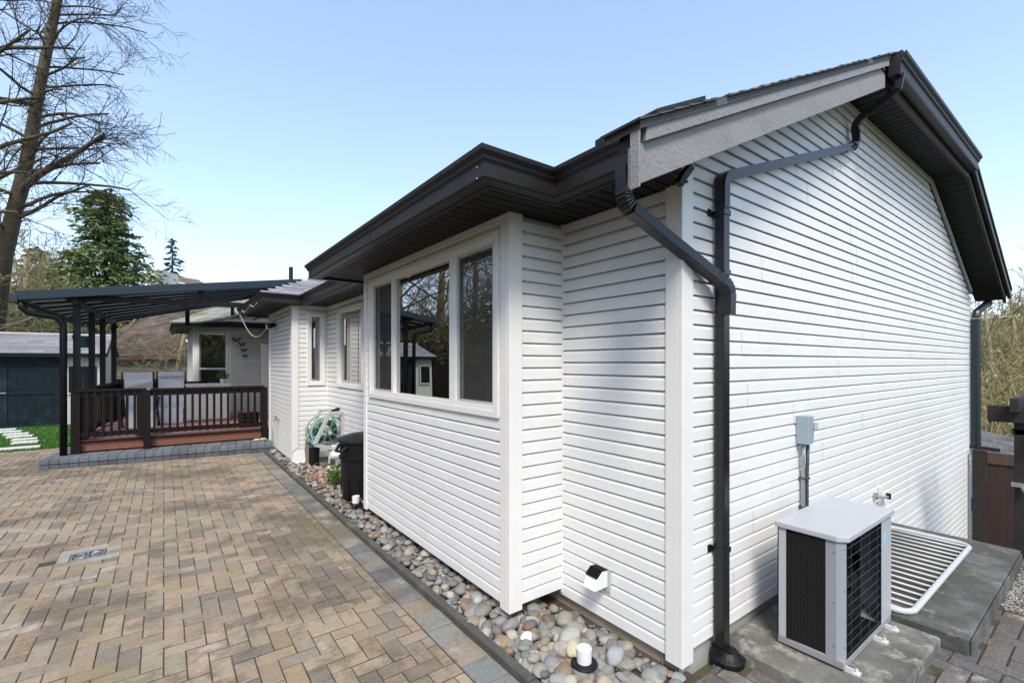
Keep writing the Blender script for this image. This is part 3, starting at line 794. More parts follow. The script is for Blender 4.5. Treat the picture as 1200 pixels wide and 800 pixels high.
# bay hip
def hip(x0, y0, y1, z, xm, b):
    h = (y1-y0)/2; ym = (y0+y1)/2; zt_ = z+SL_*h; xr = x0+h; xj = EX + (zt_-RZ)/SL_ + .3
    b.poly_prism([(x0,y0,z),(xr,ym,zt_),(x0,y1,z)], T*.4)
    b.poly_prism([(x0,y0,z),(xm,y0,z),(xj,ym,zt_),(xr,ym,zt_)], T*.4)
    b.poly_prism([(x0,y1,z),(xr,ym,zt_),(xj,ym,zt_),(xm,y1,z)], T*.4)
hip(1.32, 2.0, 5.56, RZ, 1.9, b); hip(1.24, 8.14, 10.92, RZ-.015, 1.9, b)
b.poly_prism([(.15,15.25,RZ-.02),(1.30,14.1,RZ-.02),(2.9,15.7,RZ+.75),(2.0,17.1,RZ+.87)], .03)
b.poly_prism([(1.30,14.1,RZ-.02),(3.4,14.1,RZ-.02),(5,15.7,RZ+.75),(2.9,15.7,RZ+.75)], .03)
b.poly_prism([(.15,15.25,RZ-.02),(2.0,17.1,RZ+.87),(.15,19.2,RZ-.02)], .03)
b.poly_prism([(2.9,15.7,RZ+.75),(5,15.7,RZ+.75),(10.3,13.4,RZ+.9),(10.3,19.2,RZ+.6),(.15,19.2,RZ-.02),(2.0,17.1,RZ+.87)], .03)
roof = b.build('roof', 'shingle', house)
# shingle tabs on the main slope near the rake, hip of the rear projection and nook
def tabs(origin, along, up, rows, exp, wd, spanf, m, thick=.011):
    """origin eave start, along = unit along the eave, up = unit up-slope vector (3-D)"""
    o0 = Vector(origin); a = Vector(along); u = Vector(up); nn = a.cross(u).normalized()
    if nn.z < 0: nn = -nn
    b = MB()
    for r in range(rows):
        s0, s1 = spanf(r*exp)
        x = s0 - (random.random()*wd)
        while x < s1:
            x0 = max(s0, x+.003); x1 = min(s1, x+wd-.003); x += wd
            if x1-x0 < .02: continue
            t = thick*random.uniform(.8,1.35); e = random.uniform(-.012,.006)
            p = [o0+a*x0+u*(r*exp+e), o0+a*x1+u*(r*exp+e), o0+a*x1+u*((r+1)*exp+.02), o0+a*x0+u*((r+1)*exp+.02)]
            lo = [q+nn*.001 for q in p]; hi = [p[0]+nn*t, p[1]+nn*t, p[2]+nn*.003, p[3]+nn*.003]
            b.add(lo+hi, [(4,5,6,7),(0,1,5,4),(1,2,6,5),(3,0,4,7)])
    o = b.build('shingle', m, roof, recalc=False); o['kind'] = 'stuff'
n_ = math.hypot(1, SL_); upx = (1/n_, 0, SL_/n_)
tabs((1.44,1.105,zroof(1.44)), (0,1,0), upx, 42, .118, .28, lambda s: (0 if s < 3.43 else (s-3.43)*.95, .20 if s < .38 else 12.35), 'shingle')
upy = (0, 1/n_, SL_/n_); hh = 1.39
tabs((1.22,8.12,RZ-.015), (1,0,0), upy, 11, .14, .30, lambda s: (s/n_, 2.6), 'shingle_light', .014)
tabs((.12,15.28,RZ-.02), (c45,-c45,0), (c45/n_, c45/n_, SL_/n_), 14, .16, .3, lambda s: (s/n_*.42, 1.66-s/n_*.0), 'shingle_moss', .014)
tabs((1.30,14.08,RZ-.02), (1,0,0), upy, 9, .16, .3, lambda s: (s/n_, 3.0), 'shingle_moss', .014)
# roof vent slab above the barge board
b = MB()
b.add([(1.98,1.42,zroof(1.98)+.05),(2.42,1.42,zroof(2.42)+.05),(2.42,1.85,zroof(2.42)+.05),(1.98,1.85,zroof(1.98)+.05),(1.98,1.42,zroof(1.98)+.10),(2.42,1.42,zroof(2.42)+.105),(2.42,1.85,zroof(2.42)+.105),(1.98,1.85,zroof(1.98)+.10)],
      [(0,3,2,1),(4,5,6,7),(0,1,5,4),(1,2,6,5),(2,3,7,6),(3,0,4,7)])
rv = b.build('roof_vent', 'charcoal_metal', house, bevel=.008)
b = MB(); b.box(2.05,2.35,1.5,1.8,zroof(2.05),zroof(2.1)+.05); b.build('vent_base', 'charcoal_metal', rv)
b = MB(); b.tube([(2.32,11.5,3.0),(2.32,11.5,3.88)], .045, 12); b.build('vent_pipe', 'charcoal_metal', house)

# ---- downpipes
def elbow(a, c, d, n=5):      # smooth corner points between a-c-d
    a, c, d = Vector(a), Vector(c), Vector(d); l = min((a-c).length, (d-c).length)*.5; p = c+(a-c).normalized()*l; q = c+(d-c).normalized()*l
    return [tuple(p*(1-t)**2 + c*2*t*(1-t) + q*t*t) for t in [k/n for k in range(n+1)]]
dp = MB()
PXX, PYY = 2.56, YG-.065
dp.rtube([(PXX, PYY, .07), (PXX, PYY, 2.60)], .064, .056, (1,0,0))
d1 = dp.build('downpipe', 'downpipe_metal', house, recalc=True, bevel=.004); d1['label'] = 'near vertical downpipe by the corner'
dp = MB(); top2 = [(PXX, PYY, 2.58)] + elbow((PXX,PYY,2.60),(PXX,PYY,2.76),(PXX+.12,PYY,2.81)) + [(4.56,PYY,3.49)]
dp.rtube(top2, .064, .054, (0,1,0), 0); dp.build('downpipe', 'downpipe_metal', house, recalc=True)
# flutes on the sloping run
b = MB()
A_ = Vector((PXX+.1,PYY,2.80)); B_ = Vector((4.54,PYY,3.485)); dd = (B_-A_).normalized(); nu = Vector((0,1,0)).cross(dd).normalized()
for k in range(5):
    off = nu*(-.022+.011*k) + Vector((0,-.029,0)); b.tube([A_+off, B_+off], .0028, 4)
o = b.build('downpipe_flute', 'downpipe_metal', d1); o['kind'] = 'stuff'
dp = MB(); el = [(4.52,PYY,3.475)] + elbow((4.54,PYY,3.485),(4.70,PYY,3.545),(4.68,PYY-.02,3.64),6) + elbow((4.68,PYY-.02,3.60),(4.67,PYY-.0,3.72),(4.64,1.2,3.83),14) + [(4.63,1.10,3.86),(4.62,1.085,3.96)]
dp.rtube(el, .062, .054, (.9,.1,.3), crimp=True); dp.build('downpipe_elbow', 'downpipe_metal', house, recalc=True)
# lower pipe from the main gutter
q0 = [(1.815,1.50,2.66)] + elbow((1.815,1.50,2.63),(1.815,1.50,2.49),(1.89,1.475,2.43),11) + [(2.44,1.385,2.18)] + elbow((2.44,1.385,2.18),(PXX-.035,PYY-.05,2.13),(PXX-.03,PYY-.05,2.03),11) + [(PXX-.03,PYY-.045,1.97)]
dp = MB(); dp.rtube(q0[:13], .066, .058, (0,1,0), crimp=True); dp.build('downpipe_elbow', 'downpipe_metal', house, recalc=True, bevel=0)
dp = MB(); dp.rtube(q0[12:14], .064, .056, (0,1,0)); dp.build('downpipe', 'downpipe_metal', house, recalc=True, bevel=.003)
dp = MB(); dp.rtube(q0[13:], .068, .058, (0,1,0), crimp=True); dp.build('downpipe_elbow', 'downpipe_metal', house, recalc=True)
b = MB()
A_ = Vector(q0[12]); B_ = Vector(q0[13]); dd = (B_-A_).normalized(); rr = (Vector((0,1,0))-dd*dd.y).normalized(); nu = dd.cross(rr); nu = nu if nu.z > 0 else -nu
for k in range(6):
    off = rr*(-.025+.010*k) + nu*.0305; b.tube([A_+off, B_+off], .003, 4)
o = b.build('downpipe_flute', 'charcoal_metal', d1); o['kind'] = 'stuff'
# pipe straps and base
for zz in (2.20, .62, 2.54):
    b = MB(); b.box(PXX-.037,PXX+.037,PYY-.033,YG,zz,zz+.03); b.box(PXX-.075,PXX-.04,YG-.024,YG-.016,zz-.002,zz+.04); b.build('strap', 'downpipe_metal', d1, bevel=.002)
b = MB(); b.lathe([(.085,0),(.09,.03),(.07,.045),(.05,.07)], (PXX+.01,PYY-.03,.0), 20); b.lathe([(.06,.04),(.055,.075)], (PXX,PYY,0), 16); b.build('drain_collar', 'pot_dark', d1, smooth=False)
b = MB(); b.rtube([(2.08,1.37,2.60),(2.10,1.36,2.64),(2.15,1.35,2.70)], .035, .035, (0,1,0)); b.build('downpipe_elbow', 'charcoal_metal', house, recalc=True)
# far right pipe
b = MB(); b.tube([(9.70,YG-.08,.44),(9.70,YG-.08,2.35)], .055, 12); b.tube(elbow((9.70,YG-.08,2.30),(9.70,YG-.08,2.45),(10.1,YG-.16,2.62))+[(10.1,YG-.16,2.62)], .05, 10); b.build('downpipe', 'downpipe_teal', house, smooth=False)['label'] = 'round teal black downpipe at the far end of the gable wall'
b = MB(); b.bar((9.66,1.42,.45),(9.95,1.2,.40),.09,.05); b.build('splash_spout', 'pot_dark', house)
# ---- wall vent hood
vy = 2.02
vh = MB(); vh.box(2.222,2.236,vy-.075,vy+.045,.265,.415); vh = vh.build('wall_vent', 'grey_plastic', house, bevel=.003)
b = MB()
pr = [(2.222,.40),(2.175,.405),(2.13,.37),(2.10,.305),(2.108,.30),(2.222,.30)]
y0, y1 = vy-.055, vy+.04
vs = [(x_,y0,z_) for x_, z_ in pr] + [(x_,y1,z_) for x_, z_ in pr]; k_ = len(pr)
b.add(vs, [tuple(range(k_)), tuple(range(2*k_-1,k_-1,-1))] + [(i,i+k_,(i+1)%k_+k_,(i+1)%k_) for i in range(k_)])
b.build('hood', 'white_plastic', vh, recalc=True, bevel=.002)
b = MB(); b.add([(2.222,y0-.003,.408),(2.17,y0-.003,.413),(2.122,y0-.003,.375),(2.222,y1+.003,.408),(2.17,y1+.003,.413),(2.122,y1+.003,.375)], [(0,1,4,3),(1,2,5,4),(3,4,1,0),(4,5,2,1)]); b.build('hood_cap', 'pot_dark', vh)
# ---- spotlight under the far eave, cable, butterflies
sl = empty('security_light', (1.70, 9.62, 2.42), 0, 'twin-head security light under the eave of the rear projecting wall', 'light')
b = MB(); b.box(-.03,.02,-.06,.06,-.05,.05); b.build('mount', 'grey_plastic', sl, world=False, bevel=.004)
for s_, m_ in ((-1,'pot_dark'),(1,'white_plastic')):
    b = MB(); b.tube([(-.03,s_*.05,0),(-.07,s_*.08,-.02),(-.16,s_*.11,-.05)], [.018,.045,.05], 12); b.build('lamp_head', m_, sl, world=False)
cb_ = MB(); pts = []
P1 = [(1.22,8.35,2.66),(1.25,9.0,2.60),(1.3,9.9,2.55)]
for k in range(17):
    t = k/16; pts.append((1.19+.45*t, 10.5-.7*t, 2.66-.40*math.sin(math.pi*t)*1.0 - .12*t))
cb_.tube(pts, .007, 6); pts2 = [(1.19,10.5-.35*k, 2.66+.04*math.sin(k*2.1)) for k in range(7)]; cb_.tube(pts2, .008, 5)
tag(cb_.build('hanging_cable', 'cable'), 'thin pale cable looping down from the rear gutter corner', 'cable')
def butterfly(x, y, z, s, lab):
    r = empty('butterfly_ornament', (x,y,z), 0, lab, 'ornament', 'copper butterflies on the rear wall')
    for sx in (-1, 1):
        b = MB(); b.poly_prism([(0,0,0),(sx*.5*s,-.12*s,.45*s),(sx*.62*s,-.14*s,.1*s),(sx*.3*s,-.08*s,-.1*s),(sx*.4*s,-.1*s,-.42*s),(sx*.1*s,-.03*s,-.3*s)], .012); b.build('wing', 'copper', r, world=False)
    b = MB(); b.tube([(0,-.02,-.25*s),(0,-.02,.3*s)], .02*s+.004, 6); b.build('body', 'copper', r, world=False)
for (u_, z_, s_, lab) in ((.09,2.33,.18,'largest and topmost copper butterfly beside the nook window'),(.22,2.21,.14,'second copper butterfly from the top on the rear wall'),(.27,2.05,.13,'third copper butterfly down on the rear wall'),(.30,1.89,.10,'smallest and lowest copper butterfly on the rear wall')):
    p = W5(u_, .03, z_); butterfly(p[0], p[1]-.02, p[2], s_, lab)

# ------------------------------------------------------------------ AC unit on its slab
b = MB(); b.cbox(2.63,3.70,.68,1.455,-.05,.07,.012)
slab = tag(b.build('concrete_slab', 'slab'), 'stained concrete slab under the heat pump by the gable wall', 'slab')
ac = empty('heat_pump', (3.26, 1.07, .07), 0, 'pale grey outdoor heat pump with black grilles on a concrete slab', 'air conditioner')
x0,x1,y0,y1,zt_ = -.40,.40,-.165,.165,.70
b = MB(); b.box(x0+.01,x1-.01,y0+.01,y1-.01,.02,.035); b.box(x0+.03,x1-.2,y0+.10,y1-.02,.035,zt_-.02); b.box(x0+.03,x1-.2,y0+.012,y0+.10,.0555,.06); b.build('shade_backing', 'ac_black', ac, world=False)  # added black backing and floor; their colour stands in for shade inside the casing
b = MB(); b.box(x0,x1,y0,y1,.012,.055); b.build('base_pan', 'ac_base', ac, world=False, bevel=.006)
pr = [(x0-.012,y0+.03),(x0+.03,y0-.015),(x1+.012,y0-.015),(x1+.012,y1+.012),(x0-.012,y1+.012)]
b = MB(); b.poly_prism([(p[0],p[1],zt_+.012) for p in pr], .032); b.build('top_panel', 'ac_white', ac, world=False, bevel=.005, recalc=True)
b = MB(); b.add([(x0,y0+.035,.055),(x0+.035,y0,.055),(x0+.035,y0,zt_-.02),(x0,y0+.035,zt_-.02)], [(0,1,2,3)]); b.box(x0,x0+.004,y0+.035,y0+.085,.055,zt_-.02); b.build('corner_panel', 'ac_grey', ac, world=False)
b = MB(); b.box(x0,x0+.01,y1-.045,y1,.055,zt_-.02); b.build('corner_post', 'ac_white', ac, world=False)
b = MB(); b.box(x1-.19,x1,y0,y0+.006,.055,zt_-.02); b.box(x1-.006,x1,y0+.006,y1,.055,zt_-.02); b.build('side_panel', 'ac_white', ac, world=False)
b = MB(); b.box(x0,x1,y1-.006,y1,.055,zt_-.02); b.build('rear_panel', 'ac_white', ac, world=False)
# coil guard: fine slanted wires on the left face
b = MB(); gy0, gy1 = y0+.085, y1-.045; n_ = 62
for k in range(n_):
    z_ = .06 + (zt_-.09)*k/n_; b.bar((x0+.002,gy0,z_+.012),(x0+.002,gy1,z_-.006), .0035, .0035)
for k in range(13):
    yy = gy0+(gy1-gy0)*k/12; b.bar((x0+.004,yy,.055),(x0+.004,yy,zt_-.02), .002, .002)
o = b.build('coil_guard', 'coil_fin', ac, world=False); o['kind'] = 'stuff'
b = MB(); b.box(x0+.012,x0+.02,gy0,gy1,.055,zt_-.02); b.build('coil', 'ac_black', ac, world=False)
# front wire guard
b = MB(); fx0, fx1 = x0+.036, x1-.19
for k in range(12):
    z_ = .085+(zt_-.14)*k/11; b.tube([(fx0,y0-.003,z_),(fx1-.004,y0-.003,z_)], .0019, 5)
for k in range(4):
    xx = fx0+(fx1-fx0)*(k+.5)/4; b.tube([(xx,y0,.06),(xx,y0,zt_-.03)], .002, 5)
o = b.build('fan_guard', 'ac_wire', ac, world=False)
b = MB(); b.box(fx0,fx1,y0+.0,y0+.012,.055,.072); b.box(fx0,fx1,y0,y0+.012,zt_-.034,zt_-.02); b.box(fx1-.012,fx1,y0,y0+.012,.072,zt_-.034); b.box(fx0,fx0+.006,y0,y0+.012,.072,zt_-.034); b.build('guard_frame', 'ac_black', ac, world=False)
fan = MB(); cx_, cz_ = (fx0+fx1)/2, .37
fan.lathe([(.05,-.02),(.055,.02)], (0,0,0), 16)
for k in range(3):
    a0 = k*2.094
    for q in range(6):
        r0 = .05+.033*q; r1 = r0+.033
        def pp(r_, t_): return (r_*math.cos(a0+t_+r_*1.2), r_*math.sin(a0+t_+r_*1.2), -.02+.05*t_)
        fan.quad(pp(r0,0), pp(r1,0), pp(r1,.9), pp(r0,.9))
fan.v = [(x_+cx_, y0+.07-z_, y_+cz_) for x_, y_, z_ in fan.v]; fan.build('fan', 'ac_black', ac, world=False)
b = MB(); b.box(x1-.155,x1-.095,y0-.0015,y0,.53,.58); b.build('label_plate', 'sticker', ac, world=False)
for (fx_, fy_) in ((-.36,-.19),(.10,-.19),(.30,-.19)):
    b = MB(); b.box(fx_-.02,fx_+.02,fy_-.035,fy_+.03,.001,.012); b.box(fx_-.02,fx_-.01,fy_-.01,fy_+.03,.012,.03); b.tube([(fx_,fy_-.02,.012),(fx_,fy_-.02,.03)], .007, 6); b.build('foot', 'bracket_white', ac, world=False)
b = MB()
for (yy, zz) in ((y0-.002, .64), (y0-.002, .42), (y0-.002, .12)): b.lathe([(.005,-.002),(.005,.004)], (x0+.03, yy+.01, zz), 8)
for zz in (.12,.35,.62): b.box(x0-.003,x0,y0+.04,y0+.048,zz,zz+.008)
b.build('screw', 'steel', ac, world=False)
# ------------------------------------------------------------------ window well kerb and grate
kb = empty('window_well', (4.9, 1.0, 0), 0, 'raised grey concrete slab kerb round the basement window well', 'window well')
def slabp(x0_, x1_, y0_, y1_, z0_=-.05, z1_=.10): 
    b = MB(); b.cbox(x0_+.004, x1_-.004, y0_+.004, y1_-.004, z0_, z1_+random.uniform(-.002,.002), .006); b.build('slab', 'kerb_slab', kb)
slabp(3.72, 4.02, .56, 1.455)
for a, c in ((4.02,4.68),(4.68,5.48)): slabp(a, c, .56, .85)
slabp(5.48, 5.86, .56, 1.46, -1.2)
b = MB(); b.box(4.02,5.48,.86,1.455,-.9,-.85); b.box(4.02,5.48,.855,.87,-.85,.02); b.box(4.02,4.035,.87,1.455,-.85,.02); b.build('well_lining', 'pot_dark', kb)
for k in range(9):
    x_ = 3.75+k*.23
    if x_ < 5.8:
        b = MB(); b.box(x_, x_+.226, .551, .559, -.04, .082+.004*(k%2)); b.build('facing_block', 'kerb_slab', kb)
gr = empty('well_grate', (4.7, 1.14, .12), 0, 'white tubular steel grate with rounded corners over the window well', 'grate')
fr = MB(); gx0, gx1, gy0, gy1, rc = -.95, .90, -.31, .315, .10
pts = []
for (cx2, cy2, a0) in ((gx1-rc, gy1-rc, 0), (gx0+rc, gy1-rc, 90), (gx0+rc, gy0+rc, 180), (gx1-rc, gy0+rc, 270)):
    for k in range(6): a = R(a0+18*k); pts.append((cx2+rc*math.cos(a), cy2+rc*math.sin(a), 0))
pts.append(pts[0]); fr.tube(pts, .019, 10, cap=False); fr.build('frame', 'grate_white', gr, world=False, smooth=True)
for k in range(17):
    x_ = gx0+.06+k*(gx1-gx0-.12)/16; b = MB(); b.tube([(x_,gy0+.01,-.004),(x_,gy1-.01,-.004)], .0085, 6); b.build('bar', 'grate_white', gr, world=False, smooth=True)
# gravel strip
b = MB(); b.box(4.63, 6.0, -.6, .55, -.06, -.012); gv = tag(b.build('gravel_strip', 'gravel'), kind='structure')
b = MB()
for k in range(5200):
    x_ = random.uniform(4.64,5.98); y_ = random.uniform(-.35,.545); s = random.uniform(.006,.014); z_ = -.010+random.random()*.006
    pv = [(x_+s*random.uniform(.6,1)*math.cos(a), y_+s*random.uniform(.6,1)*math.sin(a), z_) for a in (0,2.1,4.2)]
    b.add(pv+[(x_,y_,z_+s*.9)], [(0,1,3),(1,2,3),(2,0,3)])
o = b.build('gravel', 'gravel', gv); o['kind'] = 'stuff'
b = MB(); b.box(4.60,4.63,-.6,.55,-.05,.006); tag(b.build('timber_edging', 'fence_red'), 'thin timber strip edging the gravel beside the side path', 'edging')
# wall box with conduit
eb = empty('electrical_box', (3.72, YG-.02, 1.22), 0, 'grey disconnect box on the gable wall above the heat pump', 'electrical box')
b = MB(); b.box(-.075,.0,-.085,.0,-.10,.10); b.build('box', 'box_grey', eb, world=False, bevel=.004)
b = MB(); b.box(.001,.085,-.06,.0,-.095,.095); b.build('cover', 'grey_plastic', eb, world=False, bevel=.004)
b = MB(); b.box(.015,.065,-.095,-.06,.0,.055); b.build('switch_cover', 'grey_plastic', eb, world=False, bevel=.006)
b = MB(); b.tube([(-.035,-.04,-.10),(-.03,-.03,-.22),(-.015,-.025,-.30),(-.012,-.025,-.60),(-.03,-.03,-.72)], .014, 8); b.build('conduit', 'steel', eb, world=False, smooth=True)
b = MB(); b.tube([(.03,-.04,-.10),(.02,-.04,-.26),(.012,-.04,-.34),(.012,-.04,-.58),(.05,-.06,-.72)], .012, 8); b.build('cable', 'conduit_dark', eb, world=False, smooth=True)
for z_ in (-.36,-.57):
    b = MB(); b.box(-.03,.03,-.055,-.0,z_,z_+.012); b.build('clip', 'conduit_dark', eb, world=False)
hb = empty('wall_tap', (5.45, YG-.02, .42), 0, 'small garden tap with cream cover on gable wall behind heat pump', 'tap')
b = MB(); b.tube([(-.10,0,.03),(-.10,-.07,.03),(-.03,-.09,.03)], .014, 8); b.box(-.13,-.08,-.02,.0,.0,.06); b.build('pipe', 'steel', hb, world=False)
b = MB(); b.add([(0,-.05,-.10),(.07,-.05,-.10),(.07,.0,-.10),(0,0,-.10),(.0,-.03,.10),(.025,-.03,.10),(.025,0,.10),(0,0,.10)], [(0,3,2,1),(4,5,6,7),(0,1,5,4),(1,2,6,5),(2,3,7,6),(3,0,4,7)]); b.build('cover', 'cream', hb, world=False, bevel=.004)
b = MB(); b.tube([(-.03,-.09,.01),(-.03,-.09,.06)], .02, 8); b.build('handle', 'pot_dark', hb, world=False)

# ------------------------------------------------------------------ side fence, arbor gate
sf = empty('side_fence', (9.6, .9, -1.25), 0, 'dark red-brown board fence beyond the gable wall', 'fence')
FXX = 9.55
b = MB(); b.box(FXX-.05,FXX+.07,1.26,1.40,-1.3,.43); b.build('post', 'arbor_dark', sf, bevel=.004)
yy = 1.25; 
b = MB(); b.box(FXX-.03,FXX+.04,-4.5,1.255,.25,.41); b.build('top_rail', 'fence_red', sf, bevel=.004)
while yy > -4.4:
    b = MB(); wd = .19; dx = random.uniform(-.012,.006); b.box(FXX+dx,FXX+.02+dx,yy-wd+.001,yy-.001,-1.3,.248); b.build('board', 'fence_brown', sf); yy -= wd
ar = empty('garden_arbor', (6.9, .3, -1.25), 0, 'dark timber garden arbor with notched rafters at the right edge', 'arbor')
AX = 6.62
def arb(y0_, y1_, xa, xb, za, zb, nm): b = MB(); b.box(xa,xb,y0_,y1_,za,zb); b.build(nm, 'arbor_dark', ar, bevel=.005)
arb(.55,.684,AX,AX+.13,-1.3,1.12,'post'); arb(-1.2,-1.07,AX,AX+.13,-1.3,1.10,'post')
for (xa, xb, za, zb) in ((AX-.05,AX+.0,1.12,1.28),): arb(-1.5,.86,xa-.0,xb,za,zb,'beam')
arb(-1.4,.70,AX+.0,AX+.03,1.00,1.06,'brace')
for k in range(7):
    yy = .62-k*.33; b = MB(); b.box(AX-.32 if k else AX-.3,AX+.6,yy,yy+.06,1.24,1.37); b.build('rafter', 'arbor_dark', ar, bevel=.004)
b = MB(); b.box(AX-.02,AX-.002,.56,.70,.50,.54); b.tube([(AX-.05,.62,.52),(AX-.05,.60,.47)], .02, 8); b.build('latch', 'steel', ar)
# low neighbouring roof beyond
nh = empty('garden_hut', (19, 2.6, -3.2), 0, 'low hut with grey tiled roof seen over the side fence', 'hut')
Rt = Vector((.8,-.6,0)); Fw = Vector((.6,.8,0))
def cpt(px, d, z): return Rt*((px-600)/544*d) + Fw*d + Vector((0,0,z))
q = [cpt(1100,14,-.10), cpt(1150,14,-.33), cpt(1260,14,-.95), cpt(1290,10.6,-2.0), cpt(1100,10.6,-1.15)]
b = MB(); b.poly_prism(q, .06); b.poly_prism([q[0],q[1],q[2],cpt(1240,17,-2.0),cpt(1100,17,-1.4)], .05); hro = b.build('roof', 'shingle', nh)
b = MB()
for r_ in range(11):
    t0_, t1_ = r_/11, (r_+1)/11
    for c_ in range(26):
        u0_, u1_ = c_/26, (c_+.95)/26
        def gp(u, t): return q[4].lerp(q[3], u).lerp(q[0].lerp(q[2], u), t)
        h_ = Vector((0,0,random.uniform(.03,.06))); b.add([gp(u0_,t0_),gp(u1_,t0_),gp(u0_,t0_)+h_,gp(u1_,t0_)+h_,gp(u0_,t1_)+Vector((0,0,.02)),gp(u1_,t1_)+Vector((0,0,.02))], [(0,1,3,2),(2,3,5,4)])
o = b.build('shingle', 'shingle', hro); o['kind'] = 'stuff'
c0 = cpt(1110,11.2,-4); c1 = cpt(1270,11.2,-4); c2 = cpt(1240,15,-4); c3 = cpt(1110,15,-4)
b = MB(); b.add([c0,c1,c2,c3]+[Vector((p.x,p.y,-2.0)) for p in (c0,c1,c2,c3)], [(0,1,5,4),(1,2,6,5),(2,3,7,6),(3,0,4,7)]); b.build('wall', 'wall_beige', nh)

# ------------------------------------------------------------------ deck and step
stp = empty('paver_step', (.05, 10.4, 0), 0, 'charcoal paver block step running along the front of the deck', 'step')
FLs, FRs = Vector((-1.58,10.33,0)), Vector((1.66,9.86,0)); dd = (FRs-FLs).normalized(); nn = Vector((-dd.y, dd.x, 0)); Ls = (FRs-FLs).length
def sb(u0, u1, v0, v1, z0, z1, nm, colr):
    b = MB(); hx, hy = (u1-u0)/2, (v1-v0)/2; b.cbox(-hx,hx,-hy,hy,z0-z1,0,.006); c_ = FLs+dd*(u0+u1)/2+nn*(v0+v1)/2
    o = b.build(nm, 'step_block', stp, world=False); o.location = (c_.x-stp.location.x, c_.y-stp.location.y, z1); o.rotation_euler = (0,0,math.atan2(dd.y,dd.x)); o.color = (*jit(colr,.2),1)
SBC = (.085,.095,.112); STC = (.125,.14,.16)
n_ = 27; st = Ls/n_
for k in range(n_):
    u = k*st; sb(u+.003, u+st-.003, 0, .12, -.03, .088, 'block', SBC)
    sb(u+.003, u+st-.003, -.012, .20, .091, .165, 'cap_paver', STC)
for r in range(4):
    for k in range(0, n_, 2):
        u = k*st; v0 = .203+.2*r
        if r > 0 and u > .1 and False: continue
        sb(u+.003, min(Ls,u+2*st)-.003, v0, v0+.196, .09, .164, 'cap_paver', STC)
for k in range(9):
    v0 = 1.0+.25*k; sb(.0, .24, v0, v0+.245, .09, .164, 'cap_paver', STC); sb(.0,.1,v0,v0+.245,-.03,.088,'block',SBC)
b = MB(); q = [FLs+dd*.08+nn*.1, FRs-dd*.03+nn*.1, FRs-dd*.03+nn*1.2, FLs+dd*.08+nn*3.2]
b.poly_prism([(p.x,p.y,.088) for p in q], .12); b.build('step_fill', 'step_block', stp)

dk = empty('deck', (.2, 12.4, .16), 0, 'red composite deck with dark fascia edge on a paver step', 'deck')
DZ = .38
FL, FR, BL, BR = Vector((-1.22,10.72)), Vector((1.70,10.52)), Vector((-.90,14.35)), Vector((2.9,14.35))
nb = 22
for k in range(nb):
    t0, t1 = k/nb+.0012, (k+1)/nb-.0012
    a = FL.lerp(FR, t0); c = FL.lerp(FR, t1); d_ = BL.lerp(BR, t1); e = BL.lerp(BR, t0)
    b = MB(); b.poly_prism([(a.x,a.y,DZ),(c.x,c.y,DZ),(d_.x,d_.y,DZ),(e.x,e.y,DZ)], .025); b.build('deck_board', 'deck_red', dk)
b = MB(); b.bar((FL.x,FL.y+.02,.265),(FR.x,FR.y+.02,.265),.03,.15); b.build('fascia_board', 'fascia_red', dk, bevel=.004)
b = MB(); b.bar((FL.x+.02,FL.y+.02,.265),(BL.x+.02,BL.y,.265),.03,.15); b.build('fascia_board', 'fascia_red', dk)
b = MB(); b.bar((FL.x,FL.y-.012,.352),(FR.x,FR.y-.012,.352),.03,.025); b.build('nosing', 'rail_dark', dk)
def railing(name, A, B, z0, ztop, nbal, label, posts=(), group='dark railings round the deck', wbal=.04):
    A = Vector((*A,0)); B = Vector((*B,0)); r = empty(name, ((A.x+B.x)/2,(A.y+B.y)/2,z0), 0, label, 'railing', group)
    up = Vector((0,0,1))
    b = MB(); b.bar(A+up*(ztop-.02), B+up*(ztop-.02), .11, .04); b.build('top_rail', 'rail_dark', r, bevel=.004)
    b = MB(); b.bar(A+up*(ztop-.085), B+up*(ztop-.085), .035, .088); b.build('upper_rail', 'rail_dark', r)
    b = MB(); b.bar(A+up*(z0+.08), B+up*(z0+.08), .035, .08); b.build('lower_rail', 'rail_dark', r)
    for k in range(nbal):
        p = A.lerp(B, (k+.5)/nbal); d_ = (B-A).normalized(); b = MB(); off = Vector((d_.y,-d_.x,0))*.03; b.bar(p+off+up*(z0+.03), p+off+up*(ztop-.045), wbal, .025, (d_.x*0, 1, 0) if abs(d_.y) < .5 else (1,0,0)); b.build('baluster', 'rail_dark', r)
    for (p, zb_, w_) in posts:
        b = MB(); b.box(p[0]-w_/2,p[0]+w_/2,p[1]-w_/2,p[1]+w_/2,zb_,ztop-.03); b.build('post', 'rail_dark', r, bevel=.004)
railing('deck_railing', (-1.20,10.66), (-.25,10.60), .40, 1.25, 9, 'short left front panel of dark deck railing at the corner', [((-1.19,10.70),.16,.12),((-1.08,10.72),.40,.10),((-.34,10.62),.40,.09)])
railing('deck_railing', (-.19,10.60), (1.62,10.48), .40, 1.24, 16, 'long right front panel of dark deck railing running to the house', [((-.24,10.58),.16,.10),((1.62,10.50),.16,.11)])
railing('deck_railing', (-1.19,10.8), (-.90,14.25), .40, 1.25, 20, 'side panel of dark deck railing receding past the pergola posts', [((-.9,14.25),.2,.1)])
railing('deck_railing', (-.88,14.28), (.9,14.3), .40, 1.23, 14, 'rear panel of dark deck railing behind the loungers')

